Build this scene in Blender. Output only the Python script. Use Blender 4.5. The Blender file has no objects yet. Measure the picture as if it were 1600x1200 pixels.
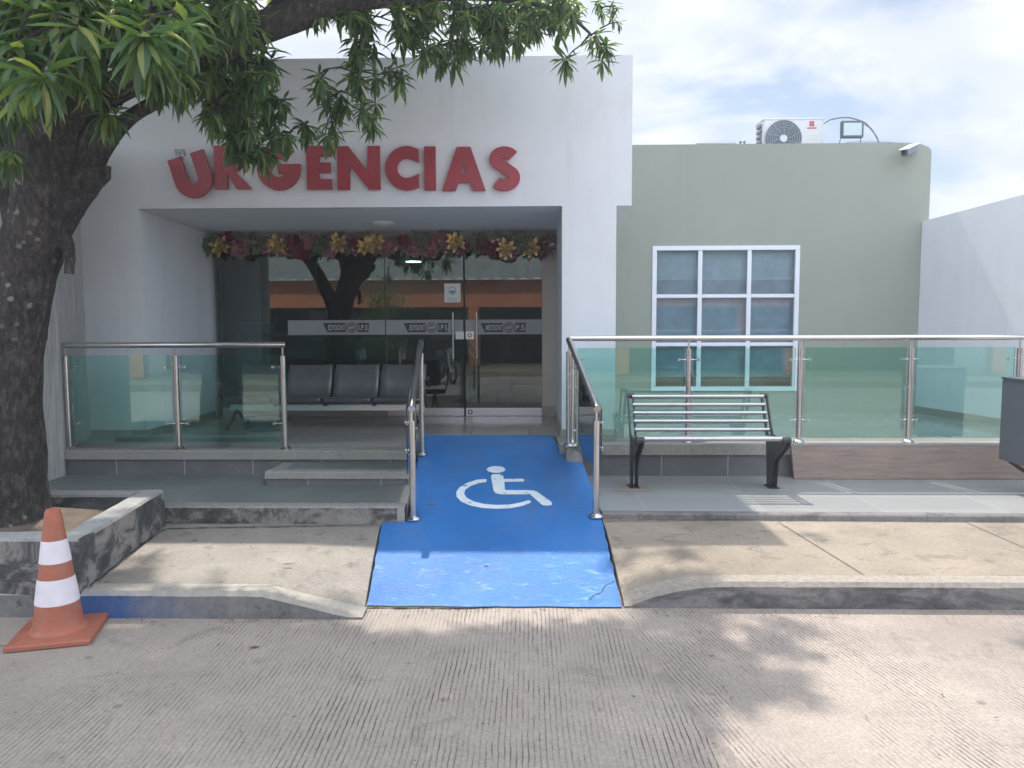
import bpy, bmesh, math, random
from mathutils import Vector, Matrix, Euler, noise
R = math.radians
rng = random.Random(7)
scene = bpy.context.scene
C = scene.collection
PI = math.pi

# ------------------------------------------------------------------ camera
F = 1200.0
cam_d = bpy.data.cameras.new("camera")
cam_d.sensor_width = 36.0
cam_d.lens = 27.0
cam_d.clip_end = 3000
cam = bpy.data.objects.new("camera", cam_d)
C.objects.link(cam)
CM = Euler((0, 0, R(1.28))).to_matrix() @ Euler((R(90 - 4.6), 0, 0)).to_matrix() @ Euler((0, 0, R(-0.2))).to_matrix()
cam.matrix_world = Matrix.Translation((0, 0, 1.65)) @ CM.to_4x4()
scene.camera = cam
EYE = Vector((0, 0, 1.65))

def ray(u, v):
    return CM @ Vector(((u - 800) / F, (600 - v) / F, -1))
def onY(u, v, Y):
    d = ray(u, v); return EYE + d * (Y / d.y)
def onZ(u, v, Z):
    d = ray(u, v); return EYE + d * ((Z - 1.65) / d.z)
def proj(p):
    q = CM.transposed() @ (Vector(p) - EYE)
    if q.z > -0.05: return None
    return (800 + F * q.x / -q.z, 600 - F * q.y / -q.z)

# ------------------------------------------------------------------ light
SUN = Vector((0.18, -0.63, -1.0))            # direction the light travels
az = math.atan2(-SUN.x, -SUN.y)              # compass angle of the sun from +Y towards +X
el = math.atan2(1.0, math.hypot(SUN.x, SUN.y))
sd = bpy.data.lights.new("sun", 'SUN'); sd.energy = 2.5; sd.angle = R(0.8); sd.color = (1.0, 0.93, 0.82)
so = bpy.data.objects.new("sun", sd); C.objects.link(so)
so.rotation_euler = SUN.to_track_quat('-Z', 'Y').to_euler()
scene.view_settings.view_transform = 'Standard'
scene.view_settings.look = 'None'
scene.view_settings.exposure = 1.16
scene.view_settings.gamma = 1.0

w = bpy.data.worlds.new("World"); scene.world = w; w.use_nodes = True
nt = w.node_tree; nt.nodes.clear()
def N(t, tree, **k):
    n = tree.nodes.new(t)
    for a, b in k.items(): setattr(n, a, b)
    return n
out = N('ShaderNodeOutputWorld', nt); bg = N('ShaderNodeBackground', nt)
sky = N('ShaderNodeTexSky', nt, sky_type='NISHITA', sun_disc=False)
sky.sun_elevation = el; sky.sun_rotation = az; sky.air_density = 1.0; sky.dust_density = 1.5
tc = N('ShaderNodeTexCoord', nt); sep = N('ShaderNodeSeparateXYZ', nt)
nt.links.new(tc.outputs['Generated'], sep.inputs[0])
mx = N('ShaderNodeMath', nt, operation='MAXIMUM'); mx.inputs[1].default_value = 0.0
nt.links.new(sep.outputs['Z'], mx.inputs[0])
ad = N('ShaderNodeMath', nt, operation='ADD'); ad.inputs[1].default_value = 0.42
nt.links.new(mx.outputs[0], ad.inputs[0])
dv = N('ShaderNodeVectorMath', nt, operation='DIVIDE')
cmb = N('ShaderNodeCombineXYZ', nt)
for i in range(3): nt.links.new(ad.outputs[0], cmb.inputs[i])
nt.links.new(tc.outputs['Generated'], dv.inputs[0]); nt.links.new(cmb.outputs[0], dv.inputs[1])
mp = N('ShaderNodeMapping', nt); mp.inputs['Location'].default_value = (1.35, 0.4, 0.2); mp.inputs['Rotation'].default_value = (0, 0, 0.5); mp.inputs['Scale'].default_value = (1.0, 1.5, 1.0)
nt.links.new(dv.outputs[0], mp.inputs[0])
nz = N('ShaderNodeTexNoise', nt); nz.inputs['Scale'].default_value = 2.1; nz.inputs['Detail'].default_value = 9; nz.inputs['Roughness'].default_value = 0.55; nz.inputs['Distortion'].default_value = 0.25
nt.links.new(mp.outputs[0], nz.inputs['Vector'])
cr = N('ShaderNodeValToRGB', nt); cr.color_ramp.elements[0].position = 0.40; cr.color_ramp.elements[1].position = 0.52
nt.links.new(nz.outputs['Fac'], cr.inputs[0])
nz2 = N('ShaderNodeTexNoise', nt); nz2.inputs['Scale'].default_value = 3.6; nz2.inputs['Detail'].default_value = 8
nt.links.new(mp.outputs[0], nz2.inputs['Vector'])
cr2 = N('ShaderNodeValToRGB', nt)
cr2.color_ramp.elements[0].position = 0.33; cr2.color_ramp.elements[0].color = (5.5, 6.1, 7.1, 1)
cr2.color_ramp.elements[1].position = 0.62; cr2.color_ramp.elements[1].color = (7.4, 7.6, 8.1, 1)
nt.links.new(nz2.outputs['Fac'], cr2.inputs[0])
bl = N('ShaderNodeMixRGB', nt, blend_type='MULTIPLY'); bl.inputs[0].default_value = 1.0; bl.inputs[2].default_value = (1, 1, 1, 1)
nt.links.new(sky.outputs[0], bl.inputs[1])
mixc = N('ShaderNodeMixRGB', nt)
nt.links.new(cr.outputs[0], mixc.inputs[0]); nt.links.new(bl.outputs[0], mixc.inputs[1]); nt.links.new(cr2.outputs[0], mixc.inputs[2])
# sky away from the sun is scaled up, added fill for the shaded facade
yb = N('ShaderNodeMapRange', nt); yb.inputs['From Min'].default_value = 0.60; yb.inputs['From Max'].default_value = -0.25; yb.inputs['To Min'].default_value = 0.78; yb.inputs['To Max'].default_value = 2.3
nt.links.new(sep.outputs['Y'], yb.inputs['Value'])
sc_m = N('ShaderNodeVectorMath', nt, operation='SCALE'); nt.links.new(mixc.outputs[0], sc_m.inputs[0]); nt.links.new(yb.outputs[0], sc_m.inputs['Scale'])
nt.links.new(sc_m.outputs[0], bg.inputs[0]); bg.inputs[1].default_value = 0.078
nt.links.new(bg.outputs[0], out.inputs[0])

# thin haze volume added to imitate veiling glare and lift the darks
def make_haze():
    m = bpy.data.materials.new('glare_haze'); m.use_nodes = True; t = m.node_tree; t.nodes.clear()
    o_ = t.nodes.new('ShaderNodeOutputMaterial'); v_ = t.nodes.new('ShaderNodeVolumePrincipled')
    v_.inputs['Color'].default_value = (0.90, 0.95, 1.0, 1); v_.inputs['Density'].default_value = 0.0046; v_.inputs['Anisotropy'].default_value = 0.35
    t.links.new(v_.outputs[0], o_.inputs['Volume'])
    me = bpy.data.meshes.new('haze'); x0, y0, z0, x1, y1, z1 = -420, -920, -1.1, 420, 920, 12.0
    x0, x1 = -920, 920
    me.from_pydata([(x0, y0, z0), (x1, y0, z0), (x1, y1, z0), (x0, y1, z0), (x0, y0, z1), (x1, y0, z1), (x1, y1, z1), (x0, y1, z1)], [], [(0, 3, 2, 1), (4, 5, 6, 7), (0, 1, 5, 4), (1, 2, 6, 5), (2, 3, 7, 6), (3, 0, 4, 7)])
    me.materials.append(m); o = bpy.data.objects.new('haze', me); C.objects.link(o); o['kind'] = 'stuff'; o['label'] = 'thin haze added to imitate veiling glare'; o['category'] = 'haze'
make_haze()
# ------------------------------------------------------------------ materials
def srgb(r, g, b):
    f = lambda c: ((c / 255) / 12.92 if c / 255 <= 0.04045 else ((c / 255 + 0.055) / 1.055) ** 2.4)
    return (f(r), f(g), f(b), 1)
MATS = {}
def newmat(name):
    m = bpy.data.materials.new(name); m.use_nodes = True
    t = m.node_tree; b = t.nodes['Principled BSDF']
    MATS[name] = m
    return m, t, b
def coord(t, scale=(1, 1, 1), rot=(0, 0, 0), loc=(0, 0, 0)):
    c = N('ShaderNodeTexCoord', t); m = N('ShaderNodeMapping', t)
    m.inputs['Scale'].default_value = scale; m.inputs['Rotation'].default_value = rot; m.inputs['Location'].default_value = loc
    t.links.new(c.outputs['Object'], m.inputs[0]); return m.outputs[0]
def noise_n(t, vec, scale, detail=6, rough=0.6, dist=0.0):
    n = N('ShaderNodeTexNoise', t)
    n.inputs['Scale'].default_value = scale; n.inputs['Detail'].default_value = detail
    n.inputs['Roughness'].default_value = rough; n.inputs['Distortion'].default_value = dist
    t.links.new(vec, n.inputs['Vector']); return n.outputs['Fac']
def ramp(t, fac, stops):
    r = N('ShaderNodeValToRGB', t); e = r.color_ramp.elements
    while len(e) < len(stops): e.new(0.5)
    for i, (p, c) in enumerate(stops):
        e[i].position = p; e[i].color = c if len(c) == 4 else (*c, 1)
    t.links.new(fac, r.inputs[0]); return r.outputs[0]
def mix(t, fac, a, b, mode='MIX'):
    m = N('ShaderNodeMixRGB', t, blend_type=mode)
    for i, x in ((0, fac), (1, a), (2, b)):
        if isinstance(x, (int, float)): m.inputs[i].default_value = x if i == 0 else (x, x, x, 1)
        elif isinstance(x, tuple): m.inputs[i].default_value = x if len(x) == 4 else (*x, 1)
        else: t.links.new(x, m.inputs[i])
    return m.outputs[0]
def bump(t, b, h, strength=0.3, dist=0.01):
    n = N('ShaderNodeBump', t); n.inputs['Strength'].default_value = strength; n.inputs['Distance'].default_value = dist
    t.links.new(h, n.inputs['Height']); t.links.new(n.outputs[0], b.inputs['Normal'])
def math_n(t, op, a, b=None):
    m = N('ShaderNodeMath', t, operation=op)
    for i, x in enumerate((a, b)):
        if x is None: continue
        if isinstance(x, (int, float)): m.inputs[i].default_value = x
        else: t.links.new(x, m.inputs[i])
    return m.outputs[0]

def plain(name, col, rough=0.5, metal=0.0, var=0.0, vs=3.0, bmp=0.0, bs=60.0, spec=0.5, dirt=None):
    m, t, b = newmat(name)
    b.inputs['Roughness'].default_value = rough; b.inputs['Metallic'].default_value = metal
    b.inputs['Specular IOR Level'].default_value = spec
    v = coord(t)
    if var > 0:
        n = noise_n(t, v, vs, 8, 0.65)
        lo = tuple(c * (1 - var) for c in col[:3]); hi = tuple(min(1, c * (1 + var)) for c in col[:3])
        o = ramp(t, n, [(0.3, lo), (0.7, hi)])
        if dirt:
            n2 = noise_n(t, coord(t, (1, 1, 0.25)), dirt[1], 8, 0.7, 0.4)
            o = mix(t, ramp(t, n2, [(dirt[2], (0, 0, 0)), (dirt[2] + 0.13, (1, 1, 1))]), o, dirt[0])
        t.links.new(o, b.inputs['Base Color'])
        t.links.new(math_n(t, 'ADD', math_n(t, 'MULTIPLY', n, 0.2), rough - 0.1), b.inputs['Roughness'])
    else:
        b.inputs['Base Color'].default_value = col if len(col) == 4 else (*col, 1)
    if bmp > 0: bump(t, b, noise_n(t, v, bs, 4), bmp, 0.004)
    return m

M_white = plain('white_plaster', (0.74, 0.765, 0.80), 0.75, var=0.035, vs=1.1, bmp=0.25, bs=35)
M_ceil = plain('ceiling_plaster', (0.72, 0.75, 0.78), 0.8, var=0.03, vs=1.5)
M_green = plain('sage_plaster', (0.27, 0.31, 0.255), 0.8, var=0.04, vs=0.8, bmp=0.2, bs=35)
M_beige = plain('beige_paint', (0.48, 0.44, 0.39), 0.7, var=0.05, vs=2)
M_black = plain('black_metal', (0.028, 0.03, 0.034), 0.42, var=0.25, vs=9)
M_steel = plain('brushed_steel', (0.62, 0.61, 0.60), 0.24, 1.0, var=0.06, vs=12)
M_steel2 = plain('satin_aluminium', (0.62, 0.63, 0.65), 0.38, 0.85, var=0.05, vs=6)
M_winframe = plain('white_window_frame', (0.74, 0.77, 0.84), 0.4, var=0.03, vs=5)
M_red = plain('red_letter_acrylic', (0.33, 0.035, 0.05), 0.38, var=0.16, vs=6, dirt=((0.38, 0.12, 0.12), 5.0, 0.66))
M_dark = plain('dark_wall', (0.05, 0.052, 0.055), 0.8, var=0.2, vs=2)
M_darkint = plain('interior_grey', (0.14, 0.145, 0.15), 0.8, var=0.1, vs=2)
M_tealc = plain('teal_counter', (0.10, 0.36, 0.33), 0.4, var=0.1, vs=2)
M_seat = plain('grey_steel_seat', (0.15, 0.16, 0.175), 0.34, 0.55, var=0.15, vs=9)
M_bin = plain('charcoal_painted_metal', (0.075, 0.085, 0.105), 0.5, var=0.12, vs=4)
M_acw = plain('white_appliance', (0.68, 0.70, 0.72), 0.45, var=0.04, vs=3)
M_acg = plain('grey_grille', (0.16, 0.19, 0.23), 0.5, var=0.1)
M_paper = plain('white_paper', (0.72, 0.74, 0.72), 0.7, var=0.02)
M_ink = plain('dark_ink', (0.03, 0.035, 0.035), 0.6)
M_inkteal = plain('teal_ink', (0.12, 0.32, 0.30), 0.6)
M_lampw = plain('white_lamp_diffuser', (0.88, 0.88, 0.87), 0.4, var=0.02)
M_orange = plain('orange_house_paint', (0.62, 0.22, 0.11), 0.8, var=0.1, vs=1.5)
M_roof = plain('corrugated_roof_sheet', (0.22, 0.21, 0.20), 0.7, var=0.25, vs=1.2)
M_soil = plain('dry_soil', (0.13, 0.10, 0.075), 0.95, var=0.35, vs=9, bmp=0.8, bs=25)
M_base = plain('baseboard_tile', (0.32, 0.30, 0.27), 0.4, var=0.06, vs=4)
M_redm = plain('red_mark', (0.5, 0.07, 0.05), 0.5)
M_cable = plain('grey_cable', (0.16, 0.18, 0.22), 0.5)
M_grass = plain('dry_grass', (0.22, 0.24, 0.08), 0.9, var=0.3, vs=3)
M_rubber = plain('black_rubber', (0.02, 0.02, 0.022), 0.6, var=0.2)
M_blind = plain('blue_grey_blind', (0.60, 0.66, 0.72), 0.7, var=0.14, vs=5)
M_brickred = plain('dull_red_ledge', (0.20, 0.11, 0.10), 0.8, var=0.2, vs=8)

def streaky(name, col, streak, sfac, tone, rough=0.8):
    m, t, b = newmat(name); v = coord(t)
    n = noise_n(t, v, 0.9, 8, 0.6); n1 = noise_n(t, coord(t, (1, 1, 0.12)), 4.5, 8, 0.7, 0.2); n2 = noise_n(t, v, 2.6, 9, 0.7, 0.5); n3 = noise_n(t, v, 38, 5, 0.6)
    c = ramp(t, n, [(0.3, tuple(x * 0.955 for x in col)), (0.7, tuple(min(1, x * 1.03) for x in col))])
    c = mix(t, math_n(t, 'MULTIPLY', ramp(t, n1, [(0.52, (0, 0, 0)), (0.78, (1, 1, 1))]), sfac), c, streak)
    c = mix(t, math_n(t, 'MULTIPLY', ramp(t, n2, [(0.50, (0, 0, 0)), (0.72, (1, 1, 1))]), sfac * 0.8), c, tone)
    t.links.new(c, b.inputs['Base Color']); b.inputs['Roughness'].default_value = rough; b.inputs['Specular IOR Level'].default_value = 0.3
    bump(t, b, mix(t, 0.75, n3, n2), 0.35, 0.006)
    return m
M_white = streaky('white_painted_render', (0.72, 0.745, 0.78), (0.44, 0.44, 0.42), 0.22, (0.60, 0.57, 0.53))
M_green = streaky('sage_painted_render', (0.305, 0.333, 0.285), (0.19, 0.21, 0.18), 0.18, (0.33, 0.35, 0.30))

def mat_concrete(name, base, lo=0.68, hi=1.18, stain=(0.12, 0.105, 0.09), st=0.55, speck=True, b=0.35):
    m, t, p = newmat(name)
    v = coord(t)
    n1 = noise_n(t, v, 1.3, 10, 0.65, 0.2); n2 = noise_n(t, v, 45, 6, 0.7)
    c = ramp(t, n1, [(0.28, tuple(x * lo for x in base)), (0.72, tuple(x * hi for x in base))])
    c = mix(t, 0.55, c, ramp(t, n2, [(0.3, (0.62, 0.62, 0.62)), (0.7, (1.25, 1.25, 1.25))]), 'MULTIPLY')
    n3 = noise_n(t, v, 5.5, 8, 0.7, 0.6)
    c = mix(t, math_n(t, 'MULTIPLY', ramp(t, n3, [(st, (0, 0, 0)), (st + 0.1, (1, 1, 1))]), 0.55), c, stain)
    if speck:
        vo = N('ShaderNodeTexVoronoi', t); vo.inputs['Scale'].default_value = 26
        t.links.new(v, vo.inputs['Vector'])
        c = mix(t, math_n(t, 'MULTIPLY', ramp(t, vo.outputs['Distance'], [(0.04, (1, 1, 1)), (0.10, (0, 0, 0))]), 0.5), c, (0.08, 0.07, 0.06))
    t.links.new(c, p.inputs['Base Color']); p.inputs['Roughness'].default_value = 0.85
    p.inputs['Specular IOR Level'].default_value = 0.25
    bump(t, p, mix(t, 0.5, n2, noise_n(t, v, 12, 6)), b, 0.006)
    return m
M_conc = mat_concrete('sidewalk_concrete', (0.305, 0.258, 0.208))
M_conc2 = mat_concrete('left_sidewalk_concrete', (0.30, 0.272, 0.24))
M_step = mat_concrete('washed_granite_coping', (0.30, 0.29, 0.265), 0.8, 1.15, (0.09, 0.085, 0.08), 0.60)
M_curb = mat_concrete('weathered_kerb_concrete', (0.20, 0.19, 0.185), 0.7, 1.2, (0.05, 0.05, 0.05), 0.52)

def mat_road():
    m, t, p = newmat('tined_concrete_road')
    v = coord(t)
    # slight warp so the tining wanders
    wn = N('ShaderNodeTexNoise', t); wn.inputs['Scale'].default_value = 0.8; wn.inputs['Detail'].default_value = 3
    t.links.new(v, wn.inputs['Vector'])
    sx = N('ShaderNodeSeparateXYZ', t); t.links.new(v, sx.inputs[0])
    wx = math_n(t, 'MULTIPLY', math_n(t, 'SUBTRACT', wn.outputs['Fac'], 0.5), 0.05)
    fine = math_n(t, 'MULTIPLY', math_n(t, 'SUBTRACT', noise_n(t, v, 9, 4, 0.6), 0.5), 0.012)
    # right-hand slab: tines run a little skewed
    side = ramp(t, math_n(t, 'ADD', math_n(t, 'MULTIPLY', math_n(t, 'ADD', sx.outputs['X'], math_n(t, 'MULTIPLY', sx.outputs['Y'], 0.2)), 1.0), -1.3), [(0.0, (0, 0, 0)), (0.05, (1, 1, 1))])
    skew = math_n(t, 'MULTIPLY', math_n(t, 'MULTIPLY', sx.outputs['Y'], 0.22), side)
    xx = math_n(t, 'ADD', math_n(t, 'ADD', math_n(t, 'ADD', sx.outputs['X'], wx), fine), skew)
    s = math_n(t, 'SINE', math_n(t, 'MULTIPLY', xx, 2 * PI / 0.0235))
    groove = ramp(t, math_n(t, 'ADD', math_n(t, 'MULTIPLY', s, 0.5), 0.5), [(0.0, (1, 1, 1)), (0.06, (1, 1, 1)), (0.25, (0, 0, 0))])
    wear = ramp(t, noise_n(t, coord(t, (1.0, 0.55, 1)), 2.1, 8, 0.65, 0.4), [(0.38, (0.10, 0.10, 0.10)), (0.60, (1, 1, 1))])
    brk = ramp(t, noise_n(t, coord(t, (12, 1.0, 1)), 5.5, 6, 0.75), [(0.40, (0.05, 0.05, 0.05)), (0.56, (1, 1, 1))])
    n7 = noise_n(t, coord(t, (1, 1, 1)), 19, 7, 0.75, 0.5)
    left = ramp(t, math_n(t, 'ADD', math_n(t, 'MULTIPLY', sx.outputs['X'], 0.55), 1.45), [(0.05, (0.12, 0.12, 0.12)), (0.55, (1, 1, 1))])
    g = mix(t, 1.0, mix(t, 1.0, mix(t, 1.0, groove, wear, 'MULTIPLY'), brk, 'MULTIPLY'), left, 'MULTIPLY')
    n1 = noise_n(t, v, 0.9, 10, 0.65, 0.3); n2 = noise_n(t, v, 70, 6, 0.7)
    c = ramp(t, n1, [(0.3, (0.285, 0.245, 0.215)), (0.7, (0.40, 0.345, 0.30))])
    c = mix(t, 0.5, c, ramp(t, n2, [(0.3, (0.5, 0.5, 0.5)), (0.7, (1.4, 1.4, 1.4))]), 'MULTIPLY')
    c = mix(t, math_n(t, 'MULTIPLY', ramp(t, n7, [(0.58, (0, 0, 0)), (0.70, (1, 1, 1))]), 0.35), c, (0.16, 0.14, 0.125))
    # oil spots and grime with shapes of their own
    n3 = noise_n(t, v, 3.3, 9, 0.72, 0.7)
    c = mix(t, math_n(t, 'MULTIPLY', ramp(t, n3, [(0.56, (0, 0, 0)), (0.68, (1, 1, 1))]), 0.5), c, (0.15, 0.13, 0.12))
    n8 = noise_n(t, coord(t, (0.35, 1.3, 1), (0, 0, 0.12)), 1.5, 6, 0.6, 0.3)
    c = mix(t, math_n(t, 'MULTIPLY', ramp(t, n8, [(0.48, (0, 0, 0)), (0.66, (1, 1, 1))]), 0.28), c, (0.20, 0.165, 0.145))
    vo = N('ShaderNodeTexVoronoi', t); vo.inputs['Scale'].default_value = 3.6
    t.links.new(mix(t, 0.04, v, wn.outputs['Color']), vo.inputs['Vector'])
    c = mix(t, math_n(t, 'MULTIPLY', ramp(t, vo.outputs['Distance'], [(0.05, (1, 1, 1)), (0.09, (0, 0, 0))]), 0.45), c, (0.10, 0.09, 0.09))
    c = mix(t, math_n(t, 'MULTIPLY', g, 0.9), c, (0.055, 0.048, 0.045))
    t.links.new(c, p.inputs['Base Color']); p.inputs['Roughness'].default_value = 0.82; p.inputs['Specular IOR Level'].default_value = 0.3
    h = mix(t, 0.25, math_n(t, 'SUBTRACT', 1.0, g), n2)
    bump(t, p, h, 0.5, 0.004)
    return m
M_road = mat_road()

def mat_tile(name, col, plane, w, h, rough=0.35, sk=0.18, aniso=4, var=0.10, mortar=0.006, mcol=(0.42, 0.43, 0.42), streak=True, offs=0.0):
    m, t, p = newmat(name)
    rot = (0, 0, 0) if plane == 'XY' else (R(90), 0, 0)
    v = coord(t, (1, 1, 1), rot)
    bk = N('ShaderNodeTexBrick', t); bk.offset = offs; bk.inputs['Scale'].default_value = 1.0
    bk.inputs['Brick Width'].default_value = w; bk.inputs['Row Height'].default_value = h
    bk.inputs['Mortar Size'].default_value = mortar; bk.inputs['Mortar Smooth'].default_value = 0.2
    bk.inputs['Color1'].default_value = (*[c * (1 - var) for c in col], 1); bk.inputs['Color2'].default_value = (*[c * (1 + var) for c in col], 1)
    bk.inputs['Mortar'].default_value = (*mcol, 1)
    t.links.new(v, bk.inputs['Vector'])
    c = bk.outputs['Color']
    n = noise_n(t, coord(t, (1.2, aniso, aniso)), 3, 8, 0.65, 0.3)
    c = mix(t, sk, c, ramp(t, n, [(0.3, (0.72, 0.72, 0.72)), (0.7, (1.2, 1.2, 1.2))]), 'MULTIPLY')
    n4 = noise_n(t, v, 2.4, 8, 0.7, 0.3)
    c = mix(t, math_n(t, 'MULTIPLY', ramp(t, n4, [(0.5, (0, 0, 0)), (0.75, (1, 1, 1))]), 0.3), c, (0.30, 0.29, 0.27))
    t.links.new(c, p.inputs['Base Color'])
    t.links.new(math_n(t, 'ADD', math_n(t, 'MULTIPLY', n, 0.2), rough - 0.1), p.inputs['Roughness'])
    bump(t, p, math_n(t, 'SUBTRACT', math_n(t, 'MULTIPLY', n, 0.2), bk.outputs['Fac']), 0.3, 0.003)
    return m
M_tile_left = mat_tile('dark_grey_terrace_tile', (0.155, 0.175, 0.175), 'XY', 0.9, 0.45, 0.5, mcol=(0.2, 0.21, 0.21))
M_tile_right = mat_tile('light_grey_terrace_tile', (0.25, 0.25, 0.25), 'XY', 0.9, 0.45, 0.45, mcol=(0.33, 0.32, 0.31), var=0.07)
M_riser = mat_tile('slate_riser_tile', (0.125, 0.125, 0.135), 'XZ', 0.62, 0.6, 0.5, mcol=(0.30, 0.31, 0.32), var=0.08)
M_floor = mat_tile('porch_floor_tile', (0.33, 0.32, 0.30), 'XY', 0.6, 0.6, 0.14, sk=0.1, aniso=1.2, mcol=(0.24, 0.23, 0.22), var=0.04, mortar=0.004)

def mat_ramp():
    m, t, p = newmat('blue_ramp_paint')
    v = coord(t)
    n1 = noise_n(t, v, 1.6, 8, 0.65, 0.2); n2 = noise_n(t, coord(t, (1, 2.2, 1)), 9, 10, 0.75, 0.5)
    c = ramp(t, n1, [(0.3, (0.016, 0.135, 0.42)), (0.7, (0.030, 0.19, 0.53))])
    sx = N('ShaderNodeSeparateXYZ', t); t.links.new(v, sx.inputs[0])
    # chalky worn paint plus sun glints painted in as pale patches, lowest strip
    low = ramp(t, math_n(t, 'SUBTRACT', 5.45, sx.outputs['Y']), [(0.15, (0, 0, 0)), (0.75, (1, 1, 1))])
    sc = mix(t, 1.0, ramp(t, n2, [(0.55, (0, 0, 0)), (0.63, (1, 1, 1))]), low, 'MULTIPLY')
    c = mix(t, math_n(t, 'MULTIPLY', sc, 0.5), c, (0.30, 0.47, 0.78))
    n3 = noise_n(t, coord(t, (1, 3, 1), (0, 0, 0.3)), 3.2, 8, 0.7, 0.3)
    c = mix(t, math_n(t, 'MULTIPLY', ramp(t, n3, [(0.50, (0, 0, 0)), (0.70, (1, 1, 1))]), 0.42), c, (0.09, 0.15, 0.30))
    n9 = noise_n(t, coord(t, (1.6, 0.5, 1)), 1.7, 8, 0.7, 0.4)
    c = mix(t, math_n(t, 'MULTIPLY', ramp(t, n9, [(0.46, (0, 0, 0)), (0.66, (1, 1, 1))]), 0.30), c, (0.12, 0.20, 0.36))
    n6 = noise_n(t, coord(t, (1.5, 1, 1), (0, 0, 0.7)), 14, 9, 0.8, 0.2)
    c = mix(t, math_n(t, 'MULTIPLY', ramp(t, n6, [(0.60, (0, 0, 0)), (0.68, (1, 1, 1))]), 0.35), c, (0.14, 0.22, 0.40))
    vo = N('ShaderNodeTexVoronoi', t); vo.inputs['Scale'].default_value = 9
    t.links.new(v, vo.inputs['Vector'])
    c = mix(t, math_n(t, 'MULTIPLY', ramp(t, vo.outputs['Distance'], [(0.05, (1, 1, 1)), (0.08, (0, 0, 0))]), 0.6), c, (0.05, 0.07, 0.12))
    t.links.new(c, p.inputs['Base Color'])
    p.inputs['Roughness'].default_value = 0.36; p.inputs['Specular IOR Level'].default_value = 0.35
    bump(t, p, noise_n(t, coord(t, (1, 2, 1)), 28, 9, 0.75), 0.75, 0.008)
    return m
M_ramp = mat_ramp()
def mat_symbol():
    m, t, p = newmat('worn_white_paint')
    n = noise_n(t, coord(t), 11, 8, 0.7)
    c = ramp(t, n, [(0.3, (0.60, 0.68, 0.76)), (0.6, (0.72, 0.78, 0.82))])
    n2 = noise_n(t, coord(t), 16, 5, 0.7)
    c = mix(t, ramp(t, n2, [(0.62, (0, 0, 0)), (0.66, (1, 1, 1))]), c, (0.06, 0.12, 0.28))
    t.links.new(c, p.inputs['Base Color']); p.inputs['Roughness'].default_value = 0.6
    return m
M_symbol = mat_symbol()

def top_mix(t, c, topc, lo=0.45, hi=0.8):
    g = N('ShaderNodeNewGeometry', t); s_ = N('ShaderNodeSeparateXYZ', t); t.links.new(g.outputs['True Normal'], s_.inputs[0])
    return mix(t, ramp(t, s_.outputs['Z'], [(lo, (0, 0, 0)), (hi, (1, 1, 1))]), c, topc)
def mat_kerb_blue():
    m, t, p = newmat('kerb_with_faded_blue_paint')
    v = coord(t)
    sx = N('ShaderNodeSeparateXYZ', t); t.links.new(v, sx.inputs[0])
    n1 = noise_n(t, v, 4, 9, 0.7, 0.3); n2 = noise_n(t, v, 30, 6, 0.7)
    c = ramp(t, n1, [(0.32, (0.11, 0.11, 0.11)), (0.68, (0.23, 0.22, 0.21))])
    c = mix(t, 0.5, c, ramp(t, n2, [(0.3, (0.6, 0.6, 0.6)), (0.7, (1.3, 1.3, 1.3))]), 'MULTIPLY')
    # paint between x=-2.5 and x=-1.8, fading to the right
    a = ramp(t, math_n(t, 'ADD', sx.outputs['X'], 2.72), [(0.02, (0, 0, 0)), (0.06, (1, 1, 1))])
    bb = ramp(t, math_n(t, 'ADD', math_n(t, 'ADD', sx.outputs['X'], 2.55), math_n(t, 'MULTIPLY', math_n(t, 'SUBTRACT', n1, 0.5), 0.9)), [(0.12, (1, 1, 1)), (0.40, (0.40, 0.40, 0.40)), (0.80, (0, 0, 0))])
    f = mix(t, 1.0, a, bb, 'MULTIPLY')
    c = mix(t, math_n(t, 'MULTIPLY', f, 0.85), c, (0.025, 0.10, 0.30))
    n5 = noise_n(t, v, 6, 8, 0.7, 0.5)
    c = mix(t, math_n(t, 'MULTIPLY', ramp(t, n5, [(0.56, (0, 0, 0)), (0.64, (1, 1, 1))]), 0.8), c, (0.04, 0.04, 0.042))
    c = top_mix(t, c, mix(t, 0.5, ramp(t, n1, [(0.3, (0.27, 0.25, 0.21)), (0.7, (0.40, 0.365, 0.31))]), ramp(t, n2, [(0.3, (0.2, 0.19, 0.17)), (0.7, (0.46, 0.43, 0.38))])))
    t.links.new(c, p.inputs['Base Color']); p.inputs['Roughness'].default_value = 0.8
    bump(t, p, n2, 0.5, 0.006)
    return m
M_kerb_blue = mat_kerb_blue()
def mat_kerb_right():
    m, t, p = newmat('rough_grey_kerb')
    v = coord(t); n1 = noise_n(t, coord(t, (0.6, 1, 1.6)), 4.5, 10, 0.72, 0.5); n2 = noise_n(t, v, 32, 6, 0.7)
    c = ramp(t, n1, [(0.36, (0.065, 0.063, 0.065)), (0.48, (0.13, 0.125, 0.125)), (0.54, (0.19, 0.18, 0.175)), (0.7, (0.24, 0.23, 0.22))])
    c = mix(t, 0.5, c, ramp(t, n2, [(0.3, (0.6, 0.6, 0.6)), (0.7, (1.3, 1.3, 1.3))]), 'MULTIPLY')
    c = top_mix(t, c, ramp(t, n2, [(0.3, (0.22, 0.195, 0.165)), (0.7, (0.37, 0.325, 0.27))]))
    t.links.new(c, p.inputs['Base Color']); p.inputs['Roughness'].default_value = 0.85
    bump(t, p, mix(t, 0.5, n1, n2), 0.6, 0.012)
    return m
M_kerb_right = mat_kerb_right()
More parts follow.
